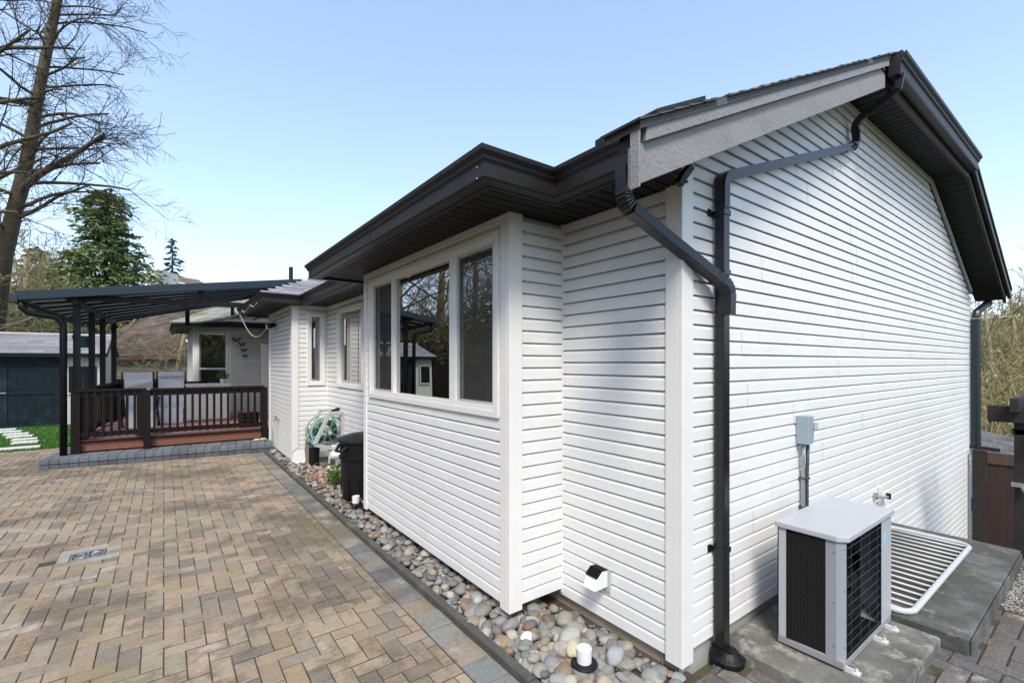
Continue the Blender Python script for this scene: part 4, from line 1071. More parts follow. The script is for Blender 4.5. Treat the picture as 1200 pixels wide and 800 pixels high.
# ------------------------------------------------------------------ patio cover (pergola)
pg = empty('patio_cover', (0, 12.4, 0), 0, 'dark metal patio cover on slim posts over the deck', 'patio cover')
def RS(t, s):     # t 0..1 left to right, s 0..1 front to back
    fl, fr = Vector((-1.82,10.5,2.72)), Vector((2.35,10.5,3.36)); bl, br = Vector((-1.42,14.35,2.58)), Vector((2.6,14.35,3.62))
    return fl.lerp(fr, t).lerp(bl.lerp(br, t), s)
ns = 8
for k in range(ns):
    s0, s1 = k/ns, (k+1)/ns
    b = MB(); vs = []
    for t in (0, .25, .5, .75, 1):
        for s_, dz in ((s0+.002,.0),(s0+.006,.06),(s0+.016,.06),(s0+.02,.0),((s0+s1)/2-.006,.0),((s0+s1)/2,.02),((s0+s1)/2+.004,.0),(s1-.0085,.0)):
            p = RS(t, s_); vs.append((p.x,p.y,p.z+dz))
    fs = [(i*8+j, i*8+j+1, (i+1)*8+j+1, (i+1)*8+j) for i in range(4) for j in range(7)]; b.add(vs, fs); b.build('roof_panel', 'pergola_sheet', pg)
    p0, p1 = RS(0, s0+.022), RS(1, s0+.022); b = MB(); b.bar(p0-Vector((0,0,.012)), p1-Vector((0,0,.012)), .04, .024); b.build('panel_rib', 'pergola_black', pg)
p0, p1 = RS(-.003,-.004), RS(1,-.004); b = MB(); b.bar(p0+Vector((0,0,.04)), p1+Vector((0,0,.04)), .05, .14); b.build('front_fascia', 'pergola_metal', pg, bevel=.004)
p0, p1 = RS(0,1.0), RS(.62,1.0); b = MB(); b.bar(p0+Vector((0,0,.0)), p1, .05, .10); b.build('rear_fascia', 'pergola_metal', pg)
p0, p1 = RS(-.012,0), RS(-.012,1.0); b = MB(); b.bar(p0+Vector((-.02,0,.01)), p1+Vector((-.02,0,.01)), .10, .13); b.build('side_gutter', 'pergola_metal', pg, bevel=.004)
b = MB(); b.bar((-1.32,10.70,2.80),(1.30,10.60,2.84),.05,.10); b.build('cross_beam', 'pergola_black', pg, bevel=.004)
b = MB(); b.bar((-1.20,10.65,2.74),(-.90,13.95,2.60),.08,.10); b.build('side_beam', 'pergola_metal', pg, bevel=.004)
for (x_, y_, zt2) in ((-1.19,10.82,2.76),(-1.10,11.9,2.71),(-1.01,12.75,2.66),(-.90,13.75,2.61)):
    b = MB(); b.box(x_-.045,x_+.045,y_-.045,y_+.045,.38,zt2); b.build('post', 'pergola_black', pg, bevel=.004)
b = MB(); b.box(.52,.60,10.6,10.68,2.87,3.10); b.build('stub_post', 'pergola_black', pg)
b = MB(); b.box(.42,.51,13.9,13.98,2.6,3.2); b.build('stub_post', 'pergola_black', pg); b = MB(); b.box(1.44,1.52,14.5,14.58,2.9,3.2); b.build('stub_post', 'pergola_black', pg)
b = MB(); dpx = [(-1.80,10.55,2.66),(-1.80,10.55,2.58),(-1.74,10.56,2.50),(-1.55,10.60,2.47),(-1.42,10.62,2.45),(-1.34,10.64,2.36),(-1.335,10.64,2.2),(-1.335,10.64,.15)]
b.tube(dpx, .048, 12); b.build('downpipe', 'pergola_black', pg, smooth=True)
hp = empty('hanging_planter', (-1.28, 12.4, 2.0), 0, 'dark green hanging planter under the left edge of patio cover', 'planter')
b = MB(); b.lathe([(.11,0),(.16,.22),(.17,.22),(.15,.19)], n=16); b.build('pot', 'pot_green', hp, world=False)
b = MB(); b.tube([(-.15,0,.22),(0,0,.58),(.15,0,.22)], .006, 5); b.build('hanger', 'pot_dark', hp, world=False)

# ------------------------------------------------------------------ deck furniture
def lounger(x, y, rz, label, head):
    r = empty('recliner_chair', (x,y,DZ), rz, label, 'chair', 'pale sling recliners on the deck')
    b = MB()
    for sx in (-1,1):
        b.tube([(sx*.26,-.10,.42),(sx*.27,.35,1.12)], .014, 6); b.tube([(sx*.26,-.55,.30),(sx*.26,-.10,.42)], .014, 6); b.tube([(sx*.30,-.5,.02),(sx*.30,.2,.56)], .014, 6); b.tube([(sx*.30,.3,.02),(sx*.30,-.35,.56)], .014, 6); b.tube([(sx*.30,-.5,.02),(sx*.30,.3,.02)], .012, 6)
    b.build('frame', 'pot_dark', r, world=False)
    for sx in (-1,1):
        b = MB(); b.box(sx*.31-.025,sx*.31+.025,-.35,.15,.56,.585); b.build('armrest', 'pot_dark', r, world=False, bevel=.004)
    b = MB(); b.bar((0,-.08,.43),(0,.34,1.10),.48,.02,(0,1,0)); b.build('backrest', 'sling', r, world=False)
    b = MB(); b.bar((0,-.55,.31),(0,-.08,.43),.48,.02,(0,0,1)); b.build('seat', 'sling', r, world=False)
    b = MB(); b.bar((0,-.62,.0),(0,-.55,.31),.46,.02,(0,1,0)); b.build('leg_rest', 'sling', r, world=False)
    b = MB(); b.tube([(-.22,head[0],head[1]),(.22,head[0],head[1]+head[2])], .065, 10); b.build('headrest', 'sling', r, world=False, smooth=False)
lounger(-.42, 12.75, R(6), 'left pale sling recliner with tilted headrest roll on the deck', (.02,.84,.10))
lounger(.13, 13.2, R(-2), 'right pale sling recliner with headrest roll at its top', (.21,1.05,0))
cbx = empty('storage_bench', (.84, 12.9, DZ), R(-4), 'cream storage bench with white lid behind the deck railing', 'storage bench')
b = MB(); b.box(-.42,.42,-.26,.26,.02,.80); b.build('body', 'cabinet_white', cbx, world=False, bevel=.008)
for k in range(5):
    b = MB(); b.box(-.41+.165*k,-.26+.165*k,-.272,-.261,.05,.76); b.build('panel', 'cabinet_white', cbx, world=False, bevel=.003)
b = MB(); b.box(-.45,.45,-.29,.28,.80,.84); b.build('lid', 'white_plastic', cbx, world=False, bevel=.006)
pp_ = empty('potted_plant', (1.12, 12.95, DZ+.84), 0, 'small bushy green plant in a pale blue pot on the storage bench', 'plant')
b = MB(); b.lathe([(.045,0),(.06,.10),(.05,.10)], n=14); b.build('pot', 'sling', pp_, world=False)
b = MB()
for k in range(130):
    a = random.random()*6.28; e = random.uniform(.1,1.4); r_ = random.uniform(.04,.17); c_ = Vector((math.cos(a)*math.cos(e)*r_, math.sin(a)*math.cos(e)*r_, .10+math.sin(e)*r_*1.1)); t1 = Vector((random.uniform(-1,1),random.uniform(-1,1),random.uniform(-1,1))).normalized()*.028; t2 = t1.cross(Vector((random.random(),random.random(),random.random()+.1))).normalized()*.014
    b.quad(c_-t1, c_+t2, c_+t1, c_-t2)
o = b.build('foliage', 'shrub', pp_, world=False)
dc = empty('side_door', (2.16, 13.0, DZ), 0, 'narrow white door panel at the deck alcove beside the house corner', 'door')
b = MB(); b.box(-.22,.10,0,.05,0,1.78); b.build('panel', 'white_plastic', dc, world=False, bevel=.004)
b = MB(); b.box(.102,.17,.0,.05,0,1.78); b.build('jamb', 'grey_plastic', dc, world=False)
b = MB(); b.box(.112,.13,-.03,-.001,.85,1.0); b.build('handle', 'steel', dc, world=False)
bs = empty('stacked_baskets', (1.40, 10.95, DZ), 0, 'low dark crate at the right end of the deck railing', 'crate')
b = MB()
for k in range(4): b.box(-.16,.16,-.12,.12,.01+k*.075,.055+k*.075)
b.box(-.17,-.15,-.13,.13,0,.3); b.box(.15,.17,-.13,.13,0,.3); b.build('crate_side', 'rail_dark', bs, world=False)
st_ = empty('flat_stone', (1.53, 10.28, .165), 0, 'pale beige stones lying on the step by the right deck post', 'stone')
for (dx, dy, s_) in ((-.06,0,1),(.05,.03,.8)):
    o = piece('stone', SM[3], st_, (dx,dy,.025), (0,0,.5), (.075*s_,.055*s_,.032), (.52,.45,.36))

# ------------------------------------------------------------------ things along the wall
tc = empty('trash_can', (1.99, 5.83, .03), R(20), 'large black plastic trash can with lid beside the bay', 'trash can')
b = MB(); b.lathe([(.215,0),(.22,.015),(.225,.10),(.235,.30),(.243,.48),(.262,.485),(.265,.52),(.247,.525),(.262,.69),(.268,.70),(.25,.705)], n=36); b.build('body', 'black_plastic', tc, world=False)
b = MB()
for a0 in (-2.62,-1.05,.52,2.09):
    pts = [(.236*math.cos(a0+t), .236*math.sin(a0+t), z_) for t, z_ in ((-.28,.03),(-.28,.27),(-.2,.32),(.2,.32),(.28,.27),(.28,.03))]; b.tube(pts, .008, 6)
b.build('rib', 'black_plastic', tc, world=False)
for a0 in (math.pi*.98, 0):
    cx2, sx2 = math.cos(a0), math.sin(a0); b = MB(); b.tube([(.255*cx2-.09*sx2*s_, .255*sx2+.09*cx2*s_, z_) if abs(s_) == 1 else (.31*cx2-.07*sx2*s_, .31*sx2+.07*cx2*s_, z_) for s_, z_ in ((-1,.66),(-.9,.60),(.9,.60),(1,.66))], .018, 8); b.build('handle', 'black_plastic', tc, world=False)
b = MB(); b.lathe([(.275,.695),(.285,.70),(.285,.73),(.26,.745),(.20,.765),(.10,.79),(.05,.795)], n=36); b.build('lid', 'lid_plastic', tc, world=False, smooth=False)
# hose reel
hr = empty('hose_reel', (2.06, 7.55, .0), R(0), 'grey hose reel with coiled green hose against the wall', 'hose reel')
cz = .62
b = MB(); b.tube([(0,.36,cz),(0,-.12,cz)], .03, 10); b.build('axle', 'grey_plastic', hr, world=False)
for yy in (.30, -.0):
    b = MB(); n_ = 24; b.tube([(.25*math.cos(2*math.pi*k/n_), yy, cz+.25*math.sin(2*math.pi*k/n_)) for k in range(n_+1)], .014, 6, cap=False)
    for k in range(4): a = k*math.pi/4+.3; b.bar((.25*math.cos(a),yy,cz+.25*math.sin(a)), (-.25*math.cos(a),yy,cz-.25*math.sin(a)), .012, .025, (0,1,0))
    b.build('reel_flange', 'hose_pale', hr, world=False)
b = MB()
pts = []
for k in range(24*9):
    a = 2*math.pi*k/24; rr = .09+.085*(k/(24*9))+.012*math.sin(k*.7); pts.append((rr*math.cos(a), .04+.22*abs(((k/24)*.7)%2-1), cz+rr*math.sin(a)))
b.tube(pts, .0115, 5); b.build('hose', 'hose_green', hr, world=False, smooth=True)
b = MB()
tri = [(-.24,.46),(-.02,.92),(.18,.92),(.18,.40),(.10,.36)]
for i in range(5):
    a, c = tri[i], tri[(i+1)%5]; b.bar((a[0]+.0,-.14,a[1]),(c[0],-.14,c[1]),.05,.06,(0,1,0))
b.build('side_frame', 'grey_plastic', hr, world=False, bevel=.004)
b = MB()
for i in range(5):
    a, c = tri[i], tri[(i+1)%5]; b.bar((a[0],.38,a[1]),(c[0],.38,c[1]),.04,.05,(0,1,0))
b.build('side_frame', 'grey_plastic', hr, world=False)
b = MB(); b.tube([(.10,-.1,.9),(.16,.0,.97),(.10,.12,.93)], .025, 8); b.tube([(0,.38,cz),(-.25,.42,cz-.15)], .014, 6); b.build('crank_handle', 'pot_dark', hr, world=False)
b = MB(); b.tube([(.06,-.12,.42),(.06,-.12,.24)], .045, 12); b.tube([(-.02,-.18,.28),(.16,-.18,.28)], .055, 12); b.bar((-.06,-.2,.10),(.2,-.2,.04),.06,.06); b.tube([(.1,-.1,.4),(.1,-.1,.02)], .02, 8); b.tube([(.1,.3,.4),(.1,.3,.02)], .02, 8); b.build('stand', 'white_plastic', hr, world=False)
# bucket and barrel, post, plate
bk = empty('tall_pot', (1.94, 8.02, .02), 0, 'tall dark pot topped with a blue barrel beside the hose reel', 'pot')
b = MB(); b.lathe([(.10,0),(.115,.30),(.12,.30)], n=20); b.build('pot', 'pot_dark', bk, world=False)
b = MB(); b.lathe([(.105,.301),(.11,.34),(.105,.50),(.07,.57),(.03,.60)], n=20); b.build('barrel', 'blue_plastic', bk, world=False, smooth=True)
b = MB(); b.lathe([(.03,0),(.03,.003)], n=10); b.v = [(x_-.02, -.112-z_, y_+.40) for x_, y_, z_ in b.v]; b.build('badge', 'white_plastic', bk, world=False)
b = MB(); b.box(1.82,1.865,7.93,7.975,0,.66); tag(b.build('stake', 'bark_pale'), 'weathered grey stake standing left of the dark pot', 'stake')
b = MB(); b.lathe([(.005,-.012),(.10,-.012),(.135,.004),(.135,.014),(.10,.0),(.005,.0)], n=28)
rmx = Matrix.Rotation(R(78), 3, 'X'); b.v = [tuple(rmx @ Vector(q) + Vector((1.79,8.24,.17))) for q in b.v]
tag(b.build('plant_saucer', 'white_plastic', smooth=False), 'round white saucer leaning on the wall corner by the stake', 'saucer')
# tap with hose on rear wall
tp = empty('garden_tap', (1.70, 9.46, .66), 0, 'brass garden tap with pale green hose on rear projecting wall', 'tap')
b = MB(); b.tube([(.02,0,0),(-.07,0,0),(-.09,0,-.04)], .016, 8); b.tube([(-.05,0,0),(-.05,0,.05)], .01, 6); b.build('spout', 'brass', tp, world=False)
b = MB(); b.tube([(-.05,-.045,.05),(-.05,.045,.05)], .016, 8); b.build('handle', 'brass', tp, world=False)
b = MB(); b.tube([(-.09,0,-.05),(-.10,.02,-.2),(-.08,.12,-.42),(-.07,.18,-.63)], .012, 8); b.build('hose', 'hose_pale', tp, world=False, smooth=True)
# solar lights
def solar(x, y, z, lab, s=1):
    r = empty('path_light', (x,y,z), 0, lab, 'path light', 'small solar lights in the river rocks')
    b = MB(); b.tube([(0,0,-.04),(0,0,.07)], .012*s, 8); b.lathe([(.07*s,.068),(.074*s,.075),(.07*s,.082),(.045*s,.085)], n=20); b.build('base', 'pot_dark', r, world=False)
    b = MB(); b.lathe([(.040*s,.083),(.042*s,.16),(.036*s,.162),(.034*s,.12)], n=20); b.build('lamp_glass', 'cream' if False else 'white_plastic', r, world=False, smooth=False)
solar(1.845, 1.80, -.02, 'near frosted path light among rocks by the house corner')
solar(1.745, 5.28, .03, 'far frosted path light among rocks in front of the trash can')
b = MB(); b.lathe([(.15,0),(.17,.02),(.16,.025),(.14,.01)], (1.93,5.15,.06), 24); tag(b.build('black_tray', 'pot_dark'), 'shallow black tray under the near edge of the trash can', 'tray')
# shrub by the can
def leaves_cluster(b, c, rad, n, s, flat=1.0):
    for k in range(n):
        while True:
            q = Vector((random.uniform(-1,1),random.uniform(-1,1),random.uniform(-1,1)))
            if q.length <= 1: break
        q = Vector((q.x*rad[0], q.y*rad[1], q.z*rad[2])) + Vector(c)
        t1 = Vector((random.gauss(0,1),random.gauss(0,1),random.gauss(0,1)*flat)).normalized(); t2 = t1.cross(Vector((random.gauss(0,1),random.gauss(0,1),random.gauss(0,1)))).normalized()
        ss = s*random.uniform(.6,1.3); b.add([q-t1*ss, q+t2*ss*.45, q+t1*ss, q-t2*ss*.45], [(0,1,2,3)])
sh = empty('small_shrub', (1.84, 6.42, .03), 0, 'small bright green shrub in rocks beside the trash can', 'shrub')
b = MB(); leaves_cluster(b, (0,0,.16), (.10,.13,.15), 420, .022); b.build('foliage', 'shrub', sh, world=False)
b = MB()
for k in range(7): a = k; b.tube([(0,0,-.03),(.06*math.cos(a),.08*math.sin(a),.22)], .004, 4)
b.build('stem', 'bark', sh, world=False)

# ------------------------------------------------------------------ lawn, shed
b = MB(); b.poly_prism([(-9,12.87,.0),(-1.60,12.87,.0),(-1.45,14.5,.0),(-1.45,17.4,.0),(-9,17.9,.0)], .05)
lawn = tag(b.build('lawn', 'turf'), kind='structure')
b = MB()
for k in range(14000):
    y_ = 12.88+4.7*random.random()**1.4; x_ = random.uniform(-4.6,-1.5); h = random.uniform(.02,.045); a = random.random()*6.28; dx, dy = .008*math.cos(a), .008*math.sin(a)
    b.add([(x_-dx,y_-dy,0),(x_+dx,y_+dy,0),(x_+random.uniform(-.02,.02),y_+random.uniform(-.02,.02),h)], [(0,1,2)])
o = b.build('grass', 'turf', lawn); o['kind'] = 'stuff'
for (x_, y_, w_) in ((-2.29,13.14,.62),(-2.34,14.02,.40),(-2.44,14.55,.40),(-2.62,15.2,.42),(-2.78,15.74,.42),(-3.0,16.35,.42),(-3.2,16.95,.42)):
    b = MB(); b.cbox(-w_/2,w_/2,-.10,.10,-.02,.045,.008); o = b.build('stepping_stone', 'white_stone', lawn, world=False); o.location = (x_,y_,0); o.rotation_euler = (0,0,random.uniform(-.1,.1))
SY = 17.6
sh = empty('garden_shed', (-3.4, 19.4, 0), 0, 'garden shed with dark blue double doors and grey shingle roof', 'shed')
b = MB(); b.box(-5.46,-1.42,SY,SY+.05,0,1.95); b.build('wall', 'shed_white', sh)
b = MB(); b.add([(-1.44,SY,0),(-1.44,21.4,0),(-1.44,21.4,1.95),(-1.44,19.5,2.5),(-1.44,SY,1.95)], [(0,1,2,3,4)]); b.build('wall', 'shed_tan', sh)
for k in range(13):
    yy = SY+.05+k*.29; zz = min(1.95+(yy-SY)*.29, 1.95+(21.4-yy)*.29); b = MB(); b.box(-1.44,-1.425,yy,yy+.275,0,zz-.02); b.build('cladding_board', 'shed_tan', sh)
for k in range(4):
    xx = -2.16+.19*k
    b = MB(); b.box(xx,xx+.18,SY-.02,SY,0,.95 if k in (1,2) else 1.9); b.build('cladding_board', 'shed_white', sh)
b = MB(); b.box(-5.46,-1.42,21.35,21.4,0,1.95); b.box(-5.46,-5.41,SY,21.4,0,1.95); b.build('wall', 'shed_tan', sh)
b = MB(); b.poly_prism([(-5.6,SY-.2,1.93),(-1.3,SY-.2,1.93),(-1.3,19.5,2.55),(-5.6,19.5,2.55)], .06); b.poly_prism([(-5.6,21.6,1.93),(-5.6,19.5,2.55),(-1.3,19.5,2.55),(-1.3,21.6,1.93)], .06)
sr = b.build('roof', 'shingle_light', sh)
b = MB(); b.box(-5.6,-1.3,SY-.24,SY-.2,1.85,1.96); b.build('fascia', 'pergola_black', sh)
for (ya, za, yb, zb_) in ((SY-.2,1.93,19.5,2.55),(19.5,2.55,21.6,1.93)):
    b = MB(); b.bar((-1.29,ya,za-.02),(-1.29,yb,zb_-.02),.03,.10); b.build('barge_board', 'pergola_black', sh)
b = MB(); b.bar((-5.6,19.5,2.57),(-1.3,19.5,2.57),.12,.04); b.build('ridge_cap', 'white_stone', sh)
b = MB(); np_ = math.hypot(2.1,.62)
for r_ in range(11):
    s0 = r_*.2; x_ = -5.6-random.random()*.4
    while x_ < -1.32:
        w_ = random.uniform(.3,.7); xa, xb = max(-5.6,x_), min(-1.3,x_+w_-.01); x_ += w_
        if xb-xa < .05: continue
        t = random.uniform(.008,.022); y0_ = SY-.2+s0*2.1/np_; y1_ = y0_+.2*2.1/np_; za = 1.93+s0*.62/np_; zb_ = za+.2*.62/np_
        b.add([(xa,y0_,za),(xb,y0_,za),(xa,y0_,za+t),(xb,y0_,za+t),(xa,y1_,zb_+.003),(xb,y1_,zb_+.003)], [(0,1,3,2),(2,3,5,4)])
o = b.build('shingle', 'shingle_light', sr); o['kind'] = 'stuff'
for (a, c) in ((-4.62,-3.44),(-3.40,-2.24)):
    b = MB(); b.box(a,c,SY-.03,SY-.004,.03,1.80); dr_ = b.build('door', 'shed_dark', sh)
    for (q0_, q1_) in ((.13,.85),(1.0,1.66)):
        n_ = 5
        for k in range(n_):
            w_ = (c-a-.3)/n_; x_ = a+.15+w_*k; b = MB(); b.box(x_+.006,x_+w_-.006,SY-.036,SY-.031,q0_,q1_); b.build('plank', 'shed_dark', dr_)
    for zz in ((.03,.12),(.86,.99),(1.67,1.80)):
        b = MB(); b.box(a,c,SY-.055,SY-.031,*zz); b.build('rail', 'shed_dark', dr_)
    for xx in ((a,a+.14),(c-.14,c)):
        b = MB(); b.box(*xx,SY-.053,SY-.032,.121,.859); b.box(*xx,SY-.053,SY-.032,.991,1.669); b.build('stile', 'shed_dark', dr_)
b = MB(); b.box(-3.62,-3.28,SY-.075,SY-.056,.90,.93); b.build('bolt', 'steel', sh)
b = MB(); b.box(-4.75,-2.17,SY-.05,SY-.02,1.81,1.90); b.box(-2.235,-2.165,SY-.05,SY-.02,0,1.81); b.build('door_frame', 'pergola_black', sh)
b = MB(); b.box(-5.34,-4.82,SY-.05,SY-.021,.80,1.62); b.build('window_trim','shed_white',sh); b = MB(); b.box(-5.28,-4.88,SY-.06,SY-.051,.87,1.55); b.build('window','ac_black',sh)
b = MB(); b.box(-2.10,-1.52,SY-.04,SY-.021,.88,1.60); wn_ = b.build('window', 'shed_dark', sh)
for (xa, xb) in ((-2.05,-1.83),(-1.79,-1.57)):
    for (za, zb_) in ((.93,1.22),(1.26,1.55)): b = MB(); b.box(xa,xb,SY-.045,SY-.041,za,zb_); b.build('pane', 'glass_far' if False else 'ac_black', wn_)
b = MB(); b.box(-2.13,-1.49,SY-.05,SY-.022,.83,.877); b.build('sill', 'shed_white', wn_)
we = empty('white_edging', (-3.4, SY-.3, 0), 0, 'row of low white stones along the base of the shed', 'edging')
for k in range(12):
    piece('stone', SM[k%10], we, (-1.1+.0+(1.0)-k*.24-.0, random.uniform(-.05,.05), .03), (0,0,k), (.14,.10,.07), jit((.7,.7,.7),.1))

# ------------------------------------------------------------------ brown fence behind the deck
def board_fence(name, A, B, z0, z1, label, bw=.15, m='fence_red', posts=2.4, slope=0):
    A = Vector((*A,0)); B = Vector((*B,0)); L_ = (B-A).length; d_ = (B-A)/L_; r = empty(name, tuple((A+B)/2), 0, label, 'fence'); r.location.z = z0
    n_ = int(L_/bw); ang = math.atan2(d_.y,d_.x); b = MB(); b.box(-bw/2+.004,bw/2-.004,-.01,.01,0,z1-z0); me = b.mesh('board', m)
    for k in range(n_):
        p = A+d_*bw*(k+.5); piece('board', me, r, (p.x-r.location.x, p.y-r.location.y, slope*k*bw+random.uniform(-.01,.01)), (0,0,ang+random.uniform(-.02,.02)))
    for zz in (.25, z1-z0-.2):
        b = MB(); b.bar(A+Vector((0,0,z0+zz))+Vector((-d_.y,d_.x,0))*.04, B+Vector((0,0,z0+zz+slope*L_))+Vector((-d_.y,d_.x,0))*.04, .04, .09); b.build('rail', m, r)
    b = MB(); b.bar(A+Vector((0,0,z1+.01)), B+Vector((0,0,z1+slope*L_+.01)), .12, .03); b.build('cap_rail', m, r)
board_fence('back_fence', (-2.0,21.8), (4.2,18.9), -.05, 1.1, 'low red-brown board fence behind the deck and loungers')
board_fence('boundary_fence', (-7.6,-6), (-7.6,23), -.05, 1.6, 'long brown board fence on the far side of patio', bw=.16)

# ------------------------------------------------------------------ neighbours
Rt = Vector((.8,-.6,0)); Fw = Vector((.6,.8,0))
def cpt(px, d, z): return Rt*((px-600)/544*d) + Fw*d + Vector((0,0,z))
def nhouse(name, pxl, pxr, d, depth, ze, zt2, apx, m_roof, m_wall, label, z0=-.2):
    r = empty(name, tuple(cpt((pxl+pxr)/2, d, z0)), 0, label, 'house')
    A = cpt(pxl,d,0); B = cpt(pxr,d,0); C_ = B+Fw*depth; D_ = A+Fw*depth; o_ = Rt*.35
    b = MB(); a, c, e, g = A+Rt*.4+Fw*.4, B-Rt*.4+Fw*.4, C_-Rt*.4-Fw*.4, D_+Rt*.4-Fw*.4
    vs = [(*p.xy, z0) for p in (a,c,e,g)] + [(*p.xy, ze-.02) for p in (a,c,e,g)]; b.add(vs, [(0,1,5,4),(1,2,6,5),(2,3,7,6),(3,0,4,7)]); wo = b.build('wall', m_wall, r)
    for k in range(9):
        zz = z0+.3*k
        if zz < ze-.3: b = MB(); b.bar((*(a-Fw*.01).xy,zz),(*(c-Fw*.01).xy,zz),.03,.04); b.build('siding_board', m_wall, wo)
    Rl = cpt(apx[0], d+depth/2, zt2); Rr = cpt(apx[1], d+depth/2, zt2)
    up = lambda p: Vector((p.x,p.y,ze))
    b = MB(); b.poly_prism([up(A),up(B),Rr,Rl], .08); b.poly_prism([up(B),up(C_),Rr], .08); b.poly_prism([up(C_),up(D_),Rl,Rr], .08); b.poly_prism([up(D_),up(A),Rl], .08); ro = b.build('roof', m_roof, r)
    # courses
    b = MB(); n_ = 22
    for k in range(n_):
        t = k/n_; pa = up(A).lerp(Rl, t); pb = up(B).lerp(Rr, t); pc = up(A).lerp(Rl, t+1/n_); pd = up(B).lerp(Rr, t+1/n_); m_ = max(3, int((pb-pa).length/.35))
        for q in range(m_):
            s0, s1 = q/m_, (q+.96)/m_; h = random.uniform(.02,.06); a1, b1 = pa.lerp(pb,s0), pa.lerp(pb,s1); c1, d1_ = pc.lerp(pd,s0), pc.lerp(pd,s1); u_ = Vector((0,0,h))
            b.add([a1,b1,a1+u_,b1+u_,c1+Vector((0,0,.01)),d1_+Vector((0,0,.01))], [(0,1,3,2),(2,3,5,4)])
    o = b.build('shingle', m_roof, ro); o['kind'] = 'stuff'
    b = MB(); b.bar(up(A)+Vector((0,0,-.08)), up(B)+Vector((0,0,-.08)), .08, .16); b.build('gutter', 'trim_brown', r)
    return r, ro
nh1, ro1 = nhouse('neighbour_house', 60, 300, 24, 9, 2.05, 5.2, (205,250), 'shingle_brown', 'wall_beige', 'low neighbouring house with brown shingle roof behind the deck')
p = cpt(163, 26.5, 3.05); b = MB(); b.tube([tuple(p), (p.x,p.y,p.z+.45)], .07, 8); b.build('vent_pipe', 'pot_green', nh1)
nh2 = empty('neighbour_house', tuple(cpt(205,48,0)), 0, 'far grey-roofed house with pale chimney wall and skylights above patio cover', 'house')
a, c = cpt(185,48,0), cpt(262,48,0); 
b = MB(); 
vs = [(*p_.xy,z_) for z_ in (0,8.9) for p_ in (a,c,c+Fw*8,a+Fw*8)]; b.add(vs, [(0,1,5,4),(1,2,6,5),(2,3,7,6),(3,0,4,7)]); b.build('wall', 'wall_beige', nh2)
A_, B_, C2, D2 = cpt(183,47.5,8.6), cpt(264,47.5,8.6), cpt(232,53,11.2), cpt(184,53,11.9); b = MB(); b.poly_prism([A_,B_,C2,D2], .1); b.poly_prism([B_, cpt(264,58,8.6), C2], .1); ro2 = b.build('roof', 'shingle_brown', nh2)
for (ta, sa) in ((.08,.52),(.34,.40)):
    q = [A_.lerp(B_, ta+dt).lerp(D2.lerp(C2, ta+dt), sa+ds)+Vector((0,0,.12)) for dt, ds in ((0,0),(.2,-.06),(.2,.18),(0,.24))]; b = MB(); b.poly_prism(q, .1); b.build('skylight', 'skylight', ro2)
a = cpt(172.5,47,0); c = cpt(184,47,0); b = MB(); vs = [(*p_.xy,z_) for z_ in (0,11.2) for p_ in (a,c,c+Fw*3,a+Fw*3)]; b.add(vs, [(0,1,5,4),(1,2,6,5),(2,3,7,6),(3,0,4,7),(4,5,6,7)]); b.build('chimney', 'house_white', nh2)

# ------------------------------------------------------------------ trees
def branchy(b, p, d, L_, r, depth, rng, droop=.0, spread=.6, kids_=3, seg=4, tw=None, minr=.006, up=.05):
    pts = [p.copy()]; q = p.copy(); dd_ = d.copy()
    for k in range(seg):
        dd_ = (dd_ + Vector((rng.gauss(0,.10),rng.gauss(0,.10),rng.gauss(0,.08)+up-droop*(k/seg)))).normalized(); q = q + dd_*L_/seg; pts.append(q.copy())
    rad = [max(minr, r*(1-.55*k/seg)) for k in range(seg+1)]
    tgt = b if r > .03 or tw is None else tw
    tgt.tube(pts, rad, 6 if r > .06 else 3, cap=False)
    if depth <= 0: return
    for k in range(kids_):
        t = rng.uniform(.25, 1.0); i = min(seg-1, int(t*seg)); f = t*seg-i; s_ = pts[i].lerp(pts[i+1], f); td = (pts[i+1]-pts[i]).normalized()
        side = td.cross(Vector((rng.gauss(0,1),rng.gauss(0,1),rng.gauss(0,1)))).normalized(); nd = (td*(1-spread*.6)+side*spread*1.1).normalized()
        branchy(b, s_, nd, L_*rng.uniform(.45,.72), max(minr, rad[i]*rng.uniform(.35,.6)), depth-1, rng, droop, spread, kids_, seg, tw, minr, up)
def bare_tree(name, trunk, radii, nb, Lb, label, seed, side=None, droop=.12, depth=3, group=None, mt='bark', mtw='twig', kids_=4, minr=.008, t0=.25, cat='tree'):
    rng = random.Random(seed); tr = [Vector(p) for p in trunk]; base = tr[0]
    r = empty(name, tuple(base), 0, label, cat, group); b = MB(); b.tube(tr, radii, 10); b.build('trunk', mt, r, smooth=True)
    br = MB(); tw = MB()
    for k in range(nb):
        t = t0+(1-t0)*(k+.5)/nb; f = t*(len(tr)-1); i = min(len(tr)-2, int(f)); p = tr[i].lerp(tr[i+1], f-i); rr = radii[i]*(1-(f-i))+radii[i+1]*(f-i)
        a = rng.uniform(0, 6.28)
        d_ = Vector((math.cos(a), math.sin(a), rng.uniform(.05,.5)))
        if side and rng.random() < side[1]: d_ = (Vector(side[0])*1.0 + Vector((rng.gauss(0,.35),rng.gauss(0,.35),rng.uniform(-.05,.45))))
        d_.normalize(); branchy(br, p, d_, Lb*rng.uniform(.6,1.15)*(1.15-.5*t), max(.02, min(.075, rr*.34)), depth, rng, droop, .6, kids_, 5, tw, minr)
    if br.v: br.build('branch', mt, r, smooth=True)
    if tw.v: tw.build('twig', mtw, r)
    return r
